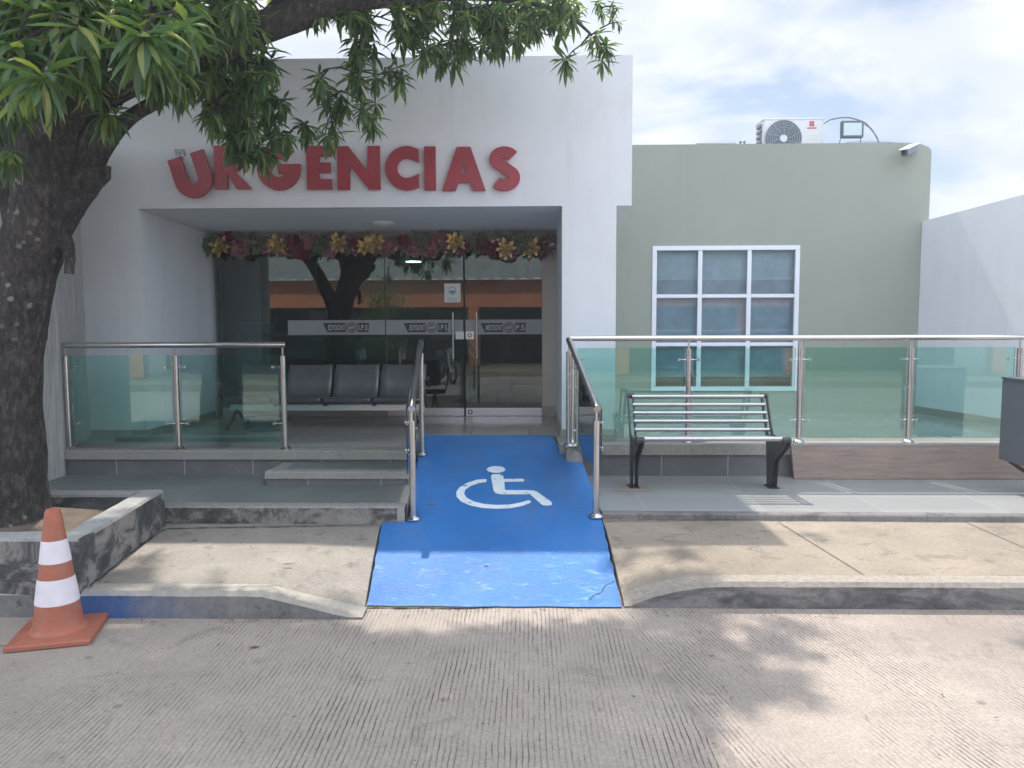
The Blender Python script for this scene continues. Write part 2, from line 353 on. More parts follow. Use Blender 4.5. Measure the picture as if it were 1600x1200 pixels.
def mat_step_edge():
    m, t, p = newmat('mould_stained_step_edge')
    v = coord(t); n1 = noise_n(t, coord(t, (0.8, 1, 1.3)), 3.4, 10, 0.72, 0.5); n2 = noise_n(t, v, 60, 6, 0.75)
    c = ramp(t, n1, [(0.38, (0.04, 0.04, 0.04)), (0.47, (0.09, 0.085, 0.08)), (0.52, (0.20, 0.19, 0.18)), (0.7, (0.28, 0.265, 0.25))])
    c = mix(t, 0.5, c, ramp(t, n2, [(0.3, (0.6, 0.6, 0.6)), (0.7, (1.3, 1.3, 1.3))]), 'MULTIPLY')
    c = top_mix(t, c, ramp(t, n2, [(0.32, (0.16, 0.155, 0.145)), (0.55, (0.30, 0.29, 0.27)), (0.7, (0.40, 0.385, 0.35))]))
    t.links.new(c, p.inputs['Base Color']); p.inputs['Roughness'].default_value = 0.85
    bump(t, p, mix(t, 0.5, n1, n2), 0.6, 0.012)
    return m
M_sedge = mat_step_edge()

def mat_planter():
    m, t, p = newmat('mouldy_planter_plaster')
    v = coord(t, (1, 1.2, 1.5), (R(35), 0, 0))
    n1 = noise_n(t, v, 3.2, 10, 0.72, 0.9); n2 = noise_n(t, v, 30, 6, 0.7)
    c = ramp(t, n1, [(0.38, (0.035, 0.04, 0.042)), (0.49, (0.08, 0.08, 0.08)), (0.55, (0.21, 0.195, 0.185)), (0.72, (0.29, 0.275, 0.26))])
    g = N('ShaderNodeNewGeometry', t); s = N('ShaderNodeSeparateXYZ', t); t.links.new(g.outputs['True Normal'], s.inputs[0])
    top = ramp(t, s.outputs['Z'], [(0.5, (0, 0, 0)), (0.8, (1, 1, 1))])
    c = mix(t, math_n(t, 'MULTIPLY', top, 0.8), c, ramp(t, n2, [(0.3, (0.30, 0.30, 0.29)), (0.7, (0.46, 0.45, 0.44))]))
    t.links.new(c, p.inputs['Base Color']); p.inputs['Roughness'].default_value = 0.9
    bump(t, p, n1, 0.5, 0.012)
    return m
M_planter = mat_planter()

def mat_stone():
    m, t, p = newmat('striated_stone_cladding')
    v = coord(t, (9, 9, 0.7))
    n = noise_n(t, v, 3.5, 8, 0.7, 0.2); n2 = noise_n(t, coord(t), 3, 5)
    n3 = noise_n(t, coord(t, (22, 22, 1.1)), 4, 6, 0.7, 0.4)
    c = ramp(t, n, [(0.3, (0.26, 0.26, 0.26)), (0.5, (0.40, 0.39, 0.375)), (0.7, (0.50, 0.47, 0.44))])
    c = mix(t, ramp(t, n3, [(0.56, (0, 0, 0)), (0.68, (0.55, 0.55, 0.55))]), c, (0.13, 0.13, 0.13))
    t.links.new(c, p.inputs['Base Color']); p.inputs['Roughness'].default_value = 0.85
    bump(t, p, n, 0.6, 0.012)
    return m
M_stone = mat_stone()

def mat_wood():
    m, t, p = newmat('weathered_brown_board')
    n = noise_n(t, coord(t, (0.7, 5, 8)), 5, 10, 0.75, 0.15)
    c = ramp(t, n, [(0.28, (0.14, 0.105, 0.085)), (0.5, (0.24, 0.18, 0.145)), (0.72, (0.33, 0.26, 0.21))])
    n2 = noise_n(t, coord(t), 3, 6)
    c = mix(t, math_n(t, 'MULTIPLY', n2, 0.4), c, (0.20, 0.17, 0.15))
    t.links.new(c, p.inputs['Base Color']); p.inputs['Roughness'].default_value = 0.75
    bump(t, p, n, 0.3, 0.004)
    return m
M_wood = mat_wood()

def mat_bark():
    m, t, p = newmat('mango_bark')
    v = coord(t)
    n = noise_n(t, coord(t, (1, 1, 0.4)), 26, 10, 0.8, 0.3); n2 = noise_n(t, v, 3, 8, 0.7)
    c = ramp(t, n, [(0.3, (0.017, 0.016, 0.016)), (0.5, (0.052, 0.047, 0.045)), (0.68, (0.16, 0.145, 0.13))])
    c = mix(t, math_n(t, 'MULTIPLY', ramp(t, n2, [(0.5, (0, 0, 0)), (0.7, (1, 1, 1))]), 0.35), c, (0.10, 0.085, 0.075))
    vo = N('ShaderNodeTexVoronoi', t); vo.inputs['Scale'].default_value = 13
    t.links.new(mix(t, 0.03, v, noise_n(t, v, 30)), vo.inputs['Vector'])
    spot = ramp(t, vo.outputs['Distance'], [(0.16, (1, 1, 1)), (0.24, (0, 0, 0))])
    vo2 = N('ShaderNodeTexVoronoi', t); vo2.inputs['Scale'].default_value = 34; t.links.new(v, vo2.inputs['Vector'])
    c = mix(t, math_n(t, 'MULTIPLY', ramp(t, vo2.outputs['Distance'], [(0.10, (1, 1, 1)), (0.18, (0, 0, 0))]), 0.35), c, (0.22, 0.21, 0.19))
    sz = ramp(t, noise_n(t, v, 1.6, 2), [(0.50, (0, 0, 0)), (0.58, (1, 1, 1))])
    c = mix(t, math_n(t, 'MULTIPLY', mix(t, 1.0, spot, sz, 'MULTIPLY'), 0.75), c, (0.30, 0.30, 0.26))
    t.links.new(c, p.inputs['Base Color']); p.inputs['Roughness'].default_value = 0.9
    p.inputs['Specular IOR Level'].default_value = 0.2
    bump(t, p, n, 1.0, 0.02)
    return m
M_bark = mat_bark()

def mat_leaf(name, cols, tr=0.3, rough=0.38):
    m, t, p = newmat(name)
    g = N('ShaderNodeNewGeometry', t)
    c = ramp(t, g.outputs['Random Per Island'], cols)
    t.links.new(c, p.inputs['Base Color']); p.inputs['Roughness'].default_value = rough
    tl = N('ShaderNodeBsdfTranslucent', t); ms = N('ShaderNodeMixShader', t); ms.inputs[0].default_value = tr
    t.links.new(mix(t, 1.0, c, (2.2, 2.6, 0.9), 'MULTIPLY'), tl.inputs[0])
    t.links.new(p.outputs[0], ms.inputs[1]); t.links.new(tl.outputs[0], ms.inputs[2])
    t.links.new(ms.outputs[0], t.nodes['Material Output'].inputs[0])
    return m
M_leaf = mat_leaf('mango_leaf', [(0.0, (0.045, 0.085, 0.05)), (0.5, (0.075, 0.125, 0.065)), (0.85, (0.12, 0.17, 0.075)), (0.97, (0.22, 0.22, 0.08))], 0.42, 0.46)
M_hedge = mat_leaf('bush_leaf', [(0.0, (0.04, 0.09, 0.02)), (1.0, (0.12, 0.2, 0.05))])
M_dryleaf = mat_leaf('dry_leaf', [(0.0, (0.05, 0.035, 0.03)), (0.8, (0.12, 0.08, 0.05)), (1.0, (0.40, 0.20, 0.05))], 0.05, 0.8)

def mat_glass(name, tint, refl=1.0, ior=1.5):
    m, t, p = newmat(name)
    t.nodes.remove(p)
    tr = N('ShaderNodeBsdfTransparent', t); tr.inputs[0].default_value = (*tint, 1)
    gl = N('ShaderNodeBsdfGlossy', t); gl.inputs['Roughness'].default_value = 0.012; gl.inputs[0].default_value = (0.85, 0.95, 0.95, 1)
    fr = N('ShaderNodeFresnel', t); fr.inputs[0].default_value = ior
    ms = N('ShaderNodeMixShader', t)
    t.links.new(math_n(t, 'MULTIPLY', fr.outputs[0], refl), ms.inputs[0]); t.links.new(tr.outputs[0], ms.inputs[1]); t.links.new(gl.outputs[0], ms.inputs[2])
    t.links.new(ms.outputs[0], t.nodes['Material Output'].inputs[0])
    return m
M_rglass = mat_glass('green_railing_glass', (0.75, 0.955, 0.91), 2.0, 1.55)
M_dglass = mat_glass('dark_door_glass', (0.46, 0.55, 0.55), 2.3, 1.55)
M_benchsteel = plain('dull_bench_steel', (0.46, 0.46, 0.47), 0.33, 1.0, var=0.08, vs=12)
M_wglass = mat_glass('window_glass', (0.85, 0.91, 0.94), 1.3, 1.5)
M_moto = plain('motorbike_black_plastic', (0.03, 0.03, 0.034), 0.3, var=0.2)
M_motor = plain('motorbike_red_paint', (0.3, 0.02, 0.02), 0.25, var=0.1)

def mat_cone():
    m, t, p = newmat('faded_orange_plastic')
    v = coord(t)
    n = noise_n(t, v, 9, 8, 0.7, 0.3)
    c = ramp(t, n, [(0.3, (0.30, 0.085, 0.05)), (0.7, (0.42, 0.13, 0.075))])
    n2 = noise_n(t, v, 22, 6, 0.7)
    c = mix(t, math_n(t, 'MULTIPLY', ramp(t, n2, [(0.42, (0, 0, 0)), (0.66, (1, 1, 1))]), 0.5), c, (0.24, 0.15, 0.115))
    t.links.new(c, p.inputs['Base Color']); p.inputs['Roughness'].default_value = 0.65
    return m
M_cone = mat_cone()
M_cband = plain('white_reflective_band', (0.68, 0.64, 0.68), 0.5, var=0.08, vs=10, dirt=((0.35, 0.33, 0.38), 26.0, 0.63))
M_fg = [plain('pink_metallic_petal', (0.56, 0.32, 0.35), 0.26, 0.6, var=0.4, vs=20),
        plain('burgundy_petal', (0.30, 0.06, 0.10), 0.25, 0.5, var=0.4, vs=20),
        plain('gold_petal', (0.55, 0.40, 0.15), 0.28, 0.6, var=0.35, vs=20)]
M_fleaf = plain('garland_leaf_green', (0.07, 0.13, 0.05), 0.4, 0.0, var=0.4, vs=15)
def mat_emit(name, col, s):
    m, t, p = newmat(name)
    p.inputs['Emission Color'].default_value = (*col, 1); p.inputs['Emission Strength'].default_value = s
    return m
M_lit = mat_emit('lit_lamp', (0.80, 1.0, 0.85), 7.0)

# ------------------------------------------------------------------ mesh helpers
class MB:
    def __init__(s): s.v = []; s.f = []
    def add(s, vs, fs):
        o = len(s.v); s.v += [Vector(x) for x in vs]; s.f += [tuple(i + o for i in f) for f in fs]; return s
    def box(s, a, b):
        x0, y0, z0 = a; x1, y1, z1 = b
        return s.add([(x0, y0, z0), (x1, y0, z0), (x1, y1, z0), (x0, y1, z0), (x0, y0, z1), (x1, y0, z1), (x1, y1, z1), (x0, y1, z1)],
                     [(0, 3, 2, 1), (4, 5, 6, 7), (0, 1, 5, 4), (1, 2, 6, 5), (2, 3, 7, 6), (3, 0, 4, 7)])
    def obox(s, c, size, rot=(0, 0, 0)):
        m = Euler(rot).to_matrix(); hx, hy, hz = [k / 2 for k in size]; c = Vector(c)
        vs = [c + m @ Vector((a * hx, b * hy, d * hz)) for d in (-1, 1) for (a, b) in ((-1, -1), (1, -1), (1, 1), (-1, 1))]
        return s.add(vs, [(0, 3, 2, 1), (4, 5, 6, 7), (0, 1, 5, 4), (1, 2, 6, 5), (2, 3, 7, 6), (3, 0, 4, 7)])
    def bar(s, a, b, wx, wz, up=(0, 0, 1)):
        a = Vector(a); b = Vector(b); d = (b - a).normalized(); u = Vector(up)
        if abs(d.dot(u)) > 0.98: u = Vector((0, 1, 0))
        x = d.cross(u).normalized() * wx / 2; z = x.cross(d).normalized() * wz / 2
        vs = [p + i * x + j * z for p in (a, b) for (i, j) in ((-1, -1), (1, -1), (1, 1), (-1, 1))]
        return s.add(vs, [(0, 3, 2, 1), (4, 5, 6, 7), (0, 1, 5, 4), (1, 2, 6, 5), (2, 3, 7, 6), (3, 0, 4, 7)])
    def tube(s, pts, r, n=12, cap=True, wob=0.0):
        pts = [Vector(p) for p in pts]; k = len(pts); rs = r if isinstance(r, (list, tuple)) else [r] * k
        o = len(s.v); prev = None
        for i, p in enumerate(pts):
            d = (pts[min(i + 1, k - 1)] - pts[max(i - 1, 0)]).normalized()
            if prev is None:
                a = Vector((0, 0, 1)) if abs(d.z) < 0.9 else Vector((1, 0, 0)); x = d.cross(a).normalized()
            else: x = (prev - d * prev.dot(d)).normalized()
            prev = x; y = d.cross(x)
            for j in range(n):
                t = 2 * PI * j / n; q = math.cos(t) * x + math.sin(t) * y
                rr = rs[i]
                if wob: rr *= 1 + wob * (noise.noise((p + q * rs[i]) * 3.1) + 0.6 * noise.noise((p + q * rs[i]) * 9.0))
                s.v.append(p + q * rr)
        for i in range(k - 1):
            for j in range(n):
                a = o + i * n + j; b = o + i * n + (j + 1) % n
                s.f.append((a, b, b + n, a + n))
        if cap: s.f.append(tuple(o + j for j in reversed(range(n)))); s.f.append(tuple(o + (k - 1) * n + j for j in range(n)))
        return s
    def lathe(s, c, prof, n=24, axis='Z'):
        c = Vector(c); o = len(s.v)
        for (r, h) in prof:
            for j in range(n):
                t = 2 * PI * j / n
                q = Vector((r * math.cos(t), r * math.sin(t), h))
                if axis == 'Y': q = Vector((q.x, -q.z, q.y))
                if axis == 'X': q = Vector((q.z, q.x, q.y))
                s.v.append(c + q)
        for i in range(len(prof) - 1):
            for j in range(n):
                a = o + i * n + j; b = o + i * n + (j + 1) % n; s.f.append((a, b, b + n, a + n))
        s.f.append(tuple(o + j for j in reversed(range(n)))); s.f.append(tuple(o + (len(prof) - 1) * n + j for j in range(n)))
        return s
    def prism(s, poly, ext):
        # poly: list of 3D points; ext: extrusion vector
        o = len(s.v); n = len(poly); e = Vector(ext)
        s.v += [Vector(p) for p in poly] + [Vector(p) + e for p in poly]
        s.f.append(tuple(o + i for i in range(n))); s.f.append(tuple(o + n + i for i in reversed(range(n))))
        for i in range(n): s.f.append((o + i, o + n + i, o + n + (i + 1) % n, o + (i + 1) % n))
        return s

def obj(name, mb, mat, parent=None, smooth=False, bevel=0.0, bseg=2, fix=True):
    base = Vector((0, 0, 0))
    if parent is not None:
        p = parent
        while p.parent: p = p.parent
        base = Vector(p.get('_base', (0, 0, 0)))
    me = bpy.data.meshes.new(name)
    if isinstance(mb, MB): me.from_pydata([v - base for v in mb.v], [], mb.f)
    else:
        me = mb; me.name = name
        for v in me.vertices: v.co = v.co - base
    me.update()
    if fix or bevel:
        bm = bmesh.new(); bm.from_mesh(me)
        if fix: bmesh.ops.recalc_face_normals(bm, faces=bm.faces)
        if bevel:
            ed = [e for e in bm.edges if len(e.link_faces) == 2 and e.calc_face_angle(0) > 0.5]
            bmesh.ops.bevel(bm, geom=ed, offset=bevel, segments=bseg, affect='EDGES', clamp_overlap=True)
        bm.to_mesh(me); bm.free()
    if mat: me.materials.append(mat)
    if smooth:
        me.shade_smooth()
        try: me.set_sharp_from_angle(angle=R(38))
        except Exception: pass
    o = bpy.data.objects.new(name, me); C.objects.link(o)
    if parent is not None: o.parent = parent
    return o
def thing(name, label, cat, base=(0, 0, 0), group=None):
    o = bpy.data.objects.new(name, None); C.objects.link(o); o.empty_display_size = 0.1
    o.location = base; o['_base'] = tuple(base); o['label'] = label; o['category'] = cat
    if group: o['group'] = group
    return o
def tag(o, label, cat, group=None, kind=None):
    o['label'] = label; o['category'] = cat
    if group: o['group'] = group
    if kind: o['kind'] = kind
    return o
def struct(name, mb, mat, label=None, **k):
    o = obj(name, mb, mat, None, **k); o['kind'] = 'structure'
    o['label'] = label or name.replace('_', ' '); o['category'] = name.split('_')[-1]
    return o
def dup(root, delta, label=None):
    r = root.copy(); C.objects.link(r); r.location = Vector(root.location) + Vector(delta)
    if label: r['label'] = label
    for ch in list(root.children):
        c = ch.copy(); C.objects.link(c); c.parent = r
        for g in list(ch.children):
            d = g.copy(); C.objects.link(d); d.parent = c
    return r
def curve_mesh(loops, depth, bev=0.0):
    cu = bpy.data.curves.new('c', 'CURVE'); cu.dimensions = '2D'; cu.fill_mode = 'BOTH'; cu.extrude = depth / 2; cu.bevel_depth = bev; cu.bevel_resolution = 1
    for lp in loops:
        sp = cu.splines.new('POLY'); sp.points.add(len(lp) - 1); sp.use_cyclic_u = True
        for i, p in enumerate(lp): sp.points[i].co = (p[0], p[1], 0, 1)
    o = bpy.data.objects.new('c', cu); C.objects.link(o)
    dg = bpy.context.evaluated_depsgraph_get(); me = bpy.data.meshes.new_from_object(o.evaluated_get(dg))
    bpy.data.objects.remove(o); bpy.data.curves.remove(cu)
    return me
def text_mesh(txt, size, depth=0.002, offset=0.0, sx=1.0):
    cu = bpy.data.curves.new('t', 'FONT'); cu.body = txt; cu.size = size; cu.extrude = depth / 2; cu.offset = offset; cu.align_x = 'CENTER'; cu.align_y = 'CENTER'
    o = bpy.data.objects.new('t', cu); C.objects.link(o)
    dg = bpy.context.evaluated_depsgraph_get(); me = bpy.data.meshes.new_from_object(o.evaluated_get(dg))
    bpy.data.objects.remove(o); bpy.data.curves.remove(cu)
    for v in me.vertices: v.co.x *= sx
    return me
def fit_text(txt, wdt, hgt, depth=0.001, offset=0.0):
    me = text_mesh(txt, 0.1, depth, offset)
    xs_ = [v.co.x for v in me.vertices]; ys_ = [v.co.y for v in me.vertices]
    w0, h0 = max(xs_) - min(xs_), max(ys_) - min(ys_); cx_, cy_ = (max(xs_) + min(xs_)) / 2, (max(ys_) + min(ys_)) / 2
    for v in me.vertices: v.co.x = (v.co.x - cx_) * wdt / w0; v.co.y = (v.co.y - cy_) * hgt / h0
    return me
def to_wall(me, x, y, z):
    # XY drawing -> stands in the XZ plane facing -Y
    for v in me.vertices: v.co = Vector((x + v.co.x, y - v.co.z, z + v.co.y))
    return me

# ------------------------------------------------------------------ levels
PZ = 0.51            # porch floor
TL = 0.29            # left terrace
TR = 0.178            # right terrace
YF = 7.60            # front plane of the white portal
YB = 9.30            # glass front
YG = 9.60            # green wall
YPL, YPR = 6.73, 7.12   # platform faces
YT = 5.55            # terrace front edge left
YTR = 5.70
RY0 = 4.345
def rz(y): return 0.012 + (y - RY0) * (PZ - 0.012) / (7.72 - RY0)
def on_ramp(u, v):
    d = ray(u, v); k = (PZ - 0.012) / (7.72 - RY0)
    t = (0.012 - RY0 * k - EYE.z + k * EYE.y) / (d.z - k * d.y); return EYE + d * t

# ------------------------------------------------------------------ ground
mb = MB()
xs = [-60, -20, -8, -4, -2, 0, 2, 4, 8, 20, 60]
mb.add([(-400, -5.0, -0.02), (400, -5.0, -0.02), (400, 4.9, 0.0), (-400, 4.9, 0.0)], [(0, 1, 2, 3)])
struct('road', mb, M_road, 'grooved pale concrete road in front of the clinic')
mb = MB(); mb.add([(-900, -900, -0.06), (900, -900, -0.06), (900, 900, -0.06), (-900, 900, -0.06)], [(0, 1, 2, 3)])
struct('ground', mb, M_soil, 'bare earth beyond the buildings')

def xl_low(y):  # ramp left edge, lower part
    p0 = on_ramp(574, 946); p1 = on_ramp(596, 821); return p0.x + (p1.x - p0.x) * (y - p0.y) / (p1.y - p0.y)
def xr_low(y):
    p0 = on_ramp(971, 941); p1 = on_ramp(941, 812); return p0.x + (p1.x - p0.x) * (y - p0.y) / (p1.y - p0.y)
def xl_up(y): return -0.90 - 0.095 * (y - 5.65)

def sidewalk(name, label, edge, sign, far, yback, zback, zfront, yfront, flare, mat, kmat, kname, klabel):
    # grid surface whose ramp-side flares down to the road
    nx, ny = 44, 14
    mb = MB(); kb = MB(); top = []
    KW = 0.13
    def zz(x, y, xe):
        t = (y - yfront) / (yback - yfront)
        z = zfront + (zback - zfront) * t
        d = abs(x - xe)
        f = min(1, max(0, d / flare)); f = f if sign > 0 else 1 - (1 - f) ** 2.2
        zr = max(0.012, rz(y) + 0.006) * 1.0
        k = 1 - min(1, max(0, t * 1.0)) ** 1.5
        low = zr + (z - zr) * (1 - k)
        return low + (z - low) * f
    rows = []
    for j in range(ny + 1):
        y = yfront + KW + (yback - yfront - KW) * j / ny
        xe = edge(y) - sign * 0.012
        row = []
        for i in range(nx + 1):
            s = (i / nx) ** 1.8
            x = xe - sign * s * abs(far - xe)
            row.append(Vector((x, y, zz(x, y, xe))))
        rows.append(row)
    for j in range(ny + 1):
        for i in range(nx + 1): mb.v.append(rows[j][i])
    for j in range(ny):
        for i in range(nx):
            a = j * (nx + 1) + i; mb.f.append((a, a + 1, a + nx + 2, a + nx + 1))
    # skirt towards the ramp
    o = len(mb.v)
    for j in range(ny + 1): mb.v.append(Vector((rows[j][0].x, rows[j][0].y, -0.03)))
    for j in range(ny): mb.f.append((j * (nx + 1), (j + 1) * (nx + 1), o + j + 1, o + j))
    s = struct(name, mb, mat, label)
    # kerb: a strip along the front, chipped edge
    prof = []
    for i in range(nx * 3 + 1):
        q = (i / (nx * 3)) ** 1.8
        xe = edge(yfront) - sign * 0.012
        x = xe - sign * q * abs(far - xe)
        z0 = zz(x, yfront, xe); z1 = zz(x, yfront + KW, edge(yfront + KW) - sign * 0.012)
        ch = 0.008 * max(0, noise.noise(Vector((x * 7, 3, 1)))) + 0.006 * noise.noise(Vector((x * 23, 0, 5)))
        yo = 0.012 * noise.noise(Vector((x * 2.0, 9, 4)))
        prof.append([Vector((x, yfront + yo + KURVE(x, sign), -0.03)), Vector((x, yfront + yo + KURVE(x, sign), max(0.01, z0 - 0.022 - abs(ch)))),
                     Vector((x, yfront + 0.022 + yo + abs(ch) * 2 + KURVE(x, sign), z0)), Vector((x, yfront + KW - 0.004, z1 + 0.004)), Vector((x, yfront + KW - 0.004, -0.03))])
    m = len(prof[0])
    for p in prof: kb.v += p
    for i in range(len(prof) - 1):
        for j in range(m - 1):
            a = i * m + j; kb.f.append((a, a + 1, a + m + 1, a + m))
    kb.f.append(tuple(range(m)))
    struct(kname, kb, kmat, klabel)
    return zz
def KURVE(x, sign): return 0.0
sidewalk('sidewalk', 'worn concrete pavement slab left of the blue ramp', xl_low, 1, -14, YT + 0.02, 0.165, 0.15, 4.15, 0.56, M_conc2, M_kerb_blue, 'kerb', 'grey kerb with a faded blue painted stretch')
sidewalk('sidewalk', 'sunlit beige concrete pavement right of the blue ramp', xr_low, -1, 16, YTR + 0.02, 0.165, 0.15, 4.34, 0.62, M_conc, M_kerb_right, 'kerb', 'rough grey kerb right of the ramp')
# joints in the right pavement (thin dark grooves as slivers just above it)
def joint(p0, p1, wdt=0.008):
    mb = MB(); a, b = Vector(p0), Vector(p1); d = (b - a).normalized(); n = Vector((-d.y, d.x, 0)) * wdt / 2
    mb.add([a - n, a + n, b + n, b - n], [(0, 1, 2, 3)]); return mb
jm = MB()
def seam(name, uvz, wid, label, seed=0, on=None):
    mb = MB(); pts = []
    P3 = [(on(u, v) if on else onZ(u, v, z)) for (u, v, z) in uvz]
    for i in range(len(P3) - 1):
        n_ = max(2, int((P3[i + 1] - P3[i]).length / 0.03))
        for j in range(n_): pts.append(P3[i].lerp(P3[i + 1], j / n_))
    pts.append(P3[-1])
    for i, p in enumerate(pts):
        d = (pts[min(i + 1, len(pts) - 1)] - pts[max(i - 1, 0)]).normalized(); n_ = Vector((-d.y, d.x, 0))
        q = p + n_ * 0.012 * noise.noise(Vector((p.x * 9 + seed, p.y * 9, 1))); w_ = wid * (0.35 + abs(noise.noise(Vector((p.x * 14, p.y * 14 + seed, 5)))) * 2.2)
        mb.v += [q - n_ * w_ / 2 + Vector((0, 0, 0.0035)), q + n_ * w_ / 2 + Vector((0, 0, 0.0035))]
    for i in range(len(pts) - 1): mb.f.append((2 * i, 2 * i + 1, 2 * i + 3, 2 * i + 2))
    return struct(name, mb, M_seam, label, fix=False)
M_seam = plain('packed_dirt', (0.045, 0.042, 0.04), 0.95, var=0.4, vs=30)
seam('seam', [(262, 826, .1665), (450, 823, .1665), (592, 820, .175)], 0.022, 'dark dirt seam below the left landing', 1)
seam('seam', [(140, 917, .158), (200, 868, .162), (256, 827, .1665)], 0.016, 'dark dirt seam at the foot of the planter', 2)
seam('seam', [(945, 814, .172), (1200, 812, .1665), (1640, 809, .1665)], 0.014, 'dark dirt seam below the right landing', 3)
seam('seam', [(568, 949, .004), (700, 949.5, .004), (850, 946, .004), (985, 944, .004)], 0.020, 'ragged dirt line where the ramp meets the road', 4)
seam('crack', [(921, 938, 0), (928, 930, 0), (939, 926, 0), (946, 915, 0), (960, 908, 0)], 0.006, 'small crack at the lower right corner of the ramp', 5, on=lambda u, v: on_ramp(u, v))
seam('crack', [(640, 913, .1535), (440, 915, .1535), (300, 920, .1535)][1:], 0.004, 'fine crack along the left kerb', 6)
seam('crack', [(0, 1010, 0), (70, 1010, 0)], 0.005, 'fine joint in the road beside the cone', 7)
for (a, b) in (((1216, 815), (1349, 897)), ((1508, 815), (1680, 890))):
    p, q = onZ(*a, 0.169), onZ(*b, 0.157); p.z = 0.1685; q.z = 0.1585
    jm.add(joint(p, q).v, [(0, 1, 2, 3)])
struct('pavement_joint', jm, M_curb, 'tooled joints across the right pavement')

# ramp
mb = MB()
pts_l = []; pts_r = []
ys = [RY0 - 0.012 + i * (7.72 - RY0 + 0.012) / 120 for i in range(121)]
YBLK = 6.90
for y in ys:
    xl = xl_low(y) if y < YT - 0.005 else xl_up(y)
    if y < YTR: xr = xr_low(y)
    elif y < YBLK: xr = xr_low(YTR) - 0.05 * (y - YTR) / (YBLK - YTR)
    else: xr = 0.345 - 0.09 * (y - YBLK) / 0.7
    jj = 0.010 * noise.noise(Vector((y * 9, 1, 3)));  pts_l.append((xl + jj * 0.5, y)); pts_r.append((xr + jj - 0.004, y))
nxr = 10
for k, y in enumerate(ys):
    for i in range(nxr + 1):
        x = pts_l[k][0] + (pts_r[k][0] - pts_l[k][0]) * i / nxr
        jx = 0.006 * noise.noise(Vector((x * 9, 2, 2))) if k == 0 else 0
        mb.v.append(Vector((x, y + jx * 2 + (0.012 * noise.noise(Vector((x * 5, 7, 1))) if k == 0 else 0), rz(y) if k else 0.008)))
for k in range(len(ys) - 1):
    for i in range(nxr):
        a = k * (nxr + 1) + i; mb.f.append((a, a + 1, a + nxr + 2, a + nxr + 1))
for side in (0, nxr):
    o = len(mb.v)
    for k in range(len(ys)): q = mb.v[k * (nxr + 1) + side].copy(); q.z = -0.03; mb.v.append(q)
    for k in range(len(ys) - 1):
        a = k * (nxr + 1) + side; b = a + nxr + 1; mb.f.append((a, b, o + k + 1, o + k))
ramp_o = struct('ramp', mb, M_ramp, 'blue painted concrete access ramp with a white wheelchair symbol')
ramp_o['category'] = 'ramp'

# wheelchair symbol painted on the ramp, in the ramp's own plane
def ramp_patch(name, poly, mat, par, h=0.003):
    # poly in photo measure; becomes a real sheet lying on the ramp
    ps = [on_ramp(u, v) for u, v in poly]
    cu = curve_mesh([[(p.x, p.y) for p in ps]], 0.0)
    for vtx in cu.vertices: vtx.co = Vector((vtx.co.x, vtx.co.y, rz(vtx.co.y) + h))
    o = obj(name, cu, mat, par, fix=False); return o
def arc(cx, cy, rx, ry, a0, a1, n=30):
    return [(cx + rx * math.cos(R(a0 + (a1 - a0) * i / n)), cy + ry * math.sin(R(a0 + (a1 - a0) * i / n))) for i in range(n + 1)]
sym = MB()
ramp_patch('symbol_head', arc(775, 734.0, 14.5, 5.4, 0, 345, 24), M_symbol, ramp_o)
body = [(767, 744), (770, 741.5), (783, 741), (786, 743), (787, 749), (816, 748.5), (820, 750.5), (818, 753), (788, 753.5), (789, 766), (832, 766.5), (838, 768), (862, 785), (863, 789), (858, 790.5), (848, 790), (828, 773), (783, 773), (774, 771), (771, 767)]
ramp_patch('symbol_body', body, M_symbol, ramp_o)
wo = [(760, 749), (745, 750), (730, 755), (718, 762), (713, 769), (713, 776), (720, 784), (735, 790.5), (755, 794.5), (777, 795.5), (800, 794.5), (818, 790.5), (829, 786), (830, 784), (826, 782), (812, 786), (795, 789), (775, 789.5), (756, 788), (740, 784), (729, 778), (725, 772), (727, 766), (735, 760), (748, 755.5), (760, 753.5)]
ramp_patch('symbol_wheel', wo, M_symbol, ramp_o)

# terraces / platforms / steps
def slab(name, poly, z0, z1, mat, label, edge_mat=None, parent=None, bevel=0.006):
    mb = MB(); mb.prism([(x, y, z0) for x, y in poly], (0, 0, z1 - z0))
    return struct(name, mb, mat, label, bevel=bevel)
XW = -4.42
def rough_strip(name, p0, p1, zlo, zhi, depth, mat, label, amp=0.006):
    """granite/concrete nosing along a front edge, with an uneven lip"""
    a, b = Vector((*p0, 0)), Vector((*p1, 0)); d = (b - a); L = d.length; d.normalize(); n = Vector((-d.y, d.x, 0))  # towards the building
    k = max(4, int(L / 0.06)); mb = MB()
    for i in range(k + 1):
        q = a + d * L * i / k
        e = amp * noise.noise(Vector((q.x * 11, q.y * 9, zhi * 7))); e2 = amp * 0.6 * noise.noise(Vector((q.x * 31, 2, 0)))
        lo = q + n * (e); hi = q + n * (0.006 + e + e2)
        mb.v += [Vector((lo.x, lo.y, zlo)), Vector((hi.x, hi.y, zhi - 0.010)), Vector((hi.x + n.x * .012, hi.y + n.y * .012, zhi + e2 * 0.4)), Vector((q.x + n.x * depth, q.y + n.y * depth, zhi)), Vector((q.x + n.x * depth, q.y + n.y * depth, zlo))]
    for i in range(k):
        for j in range(5):
            a0 = i * 5 + j; b0 = i * 5 + (j + 1) % 5; mb.f.append((a0, b0, b0 + 5, a0 + 5))
    mb.f.append((0, 1, 2, 3, 4)); mb.f.append(tuple(k * 5 + j for j in (4, 3, 2, 1, 0)))
    return struct(name, mb, mat, label)
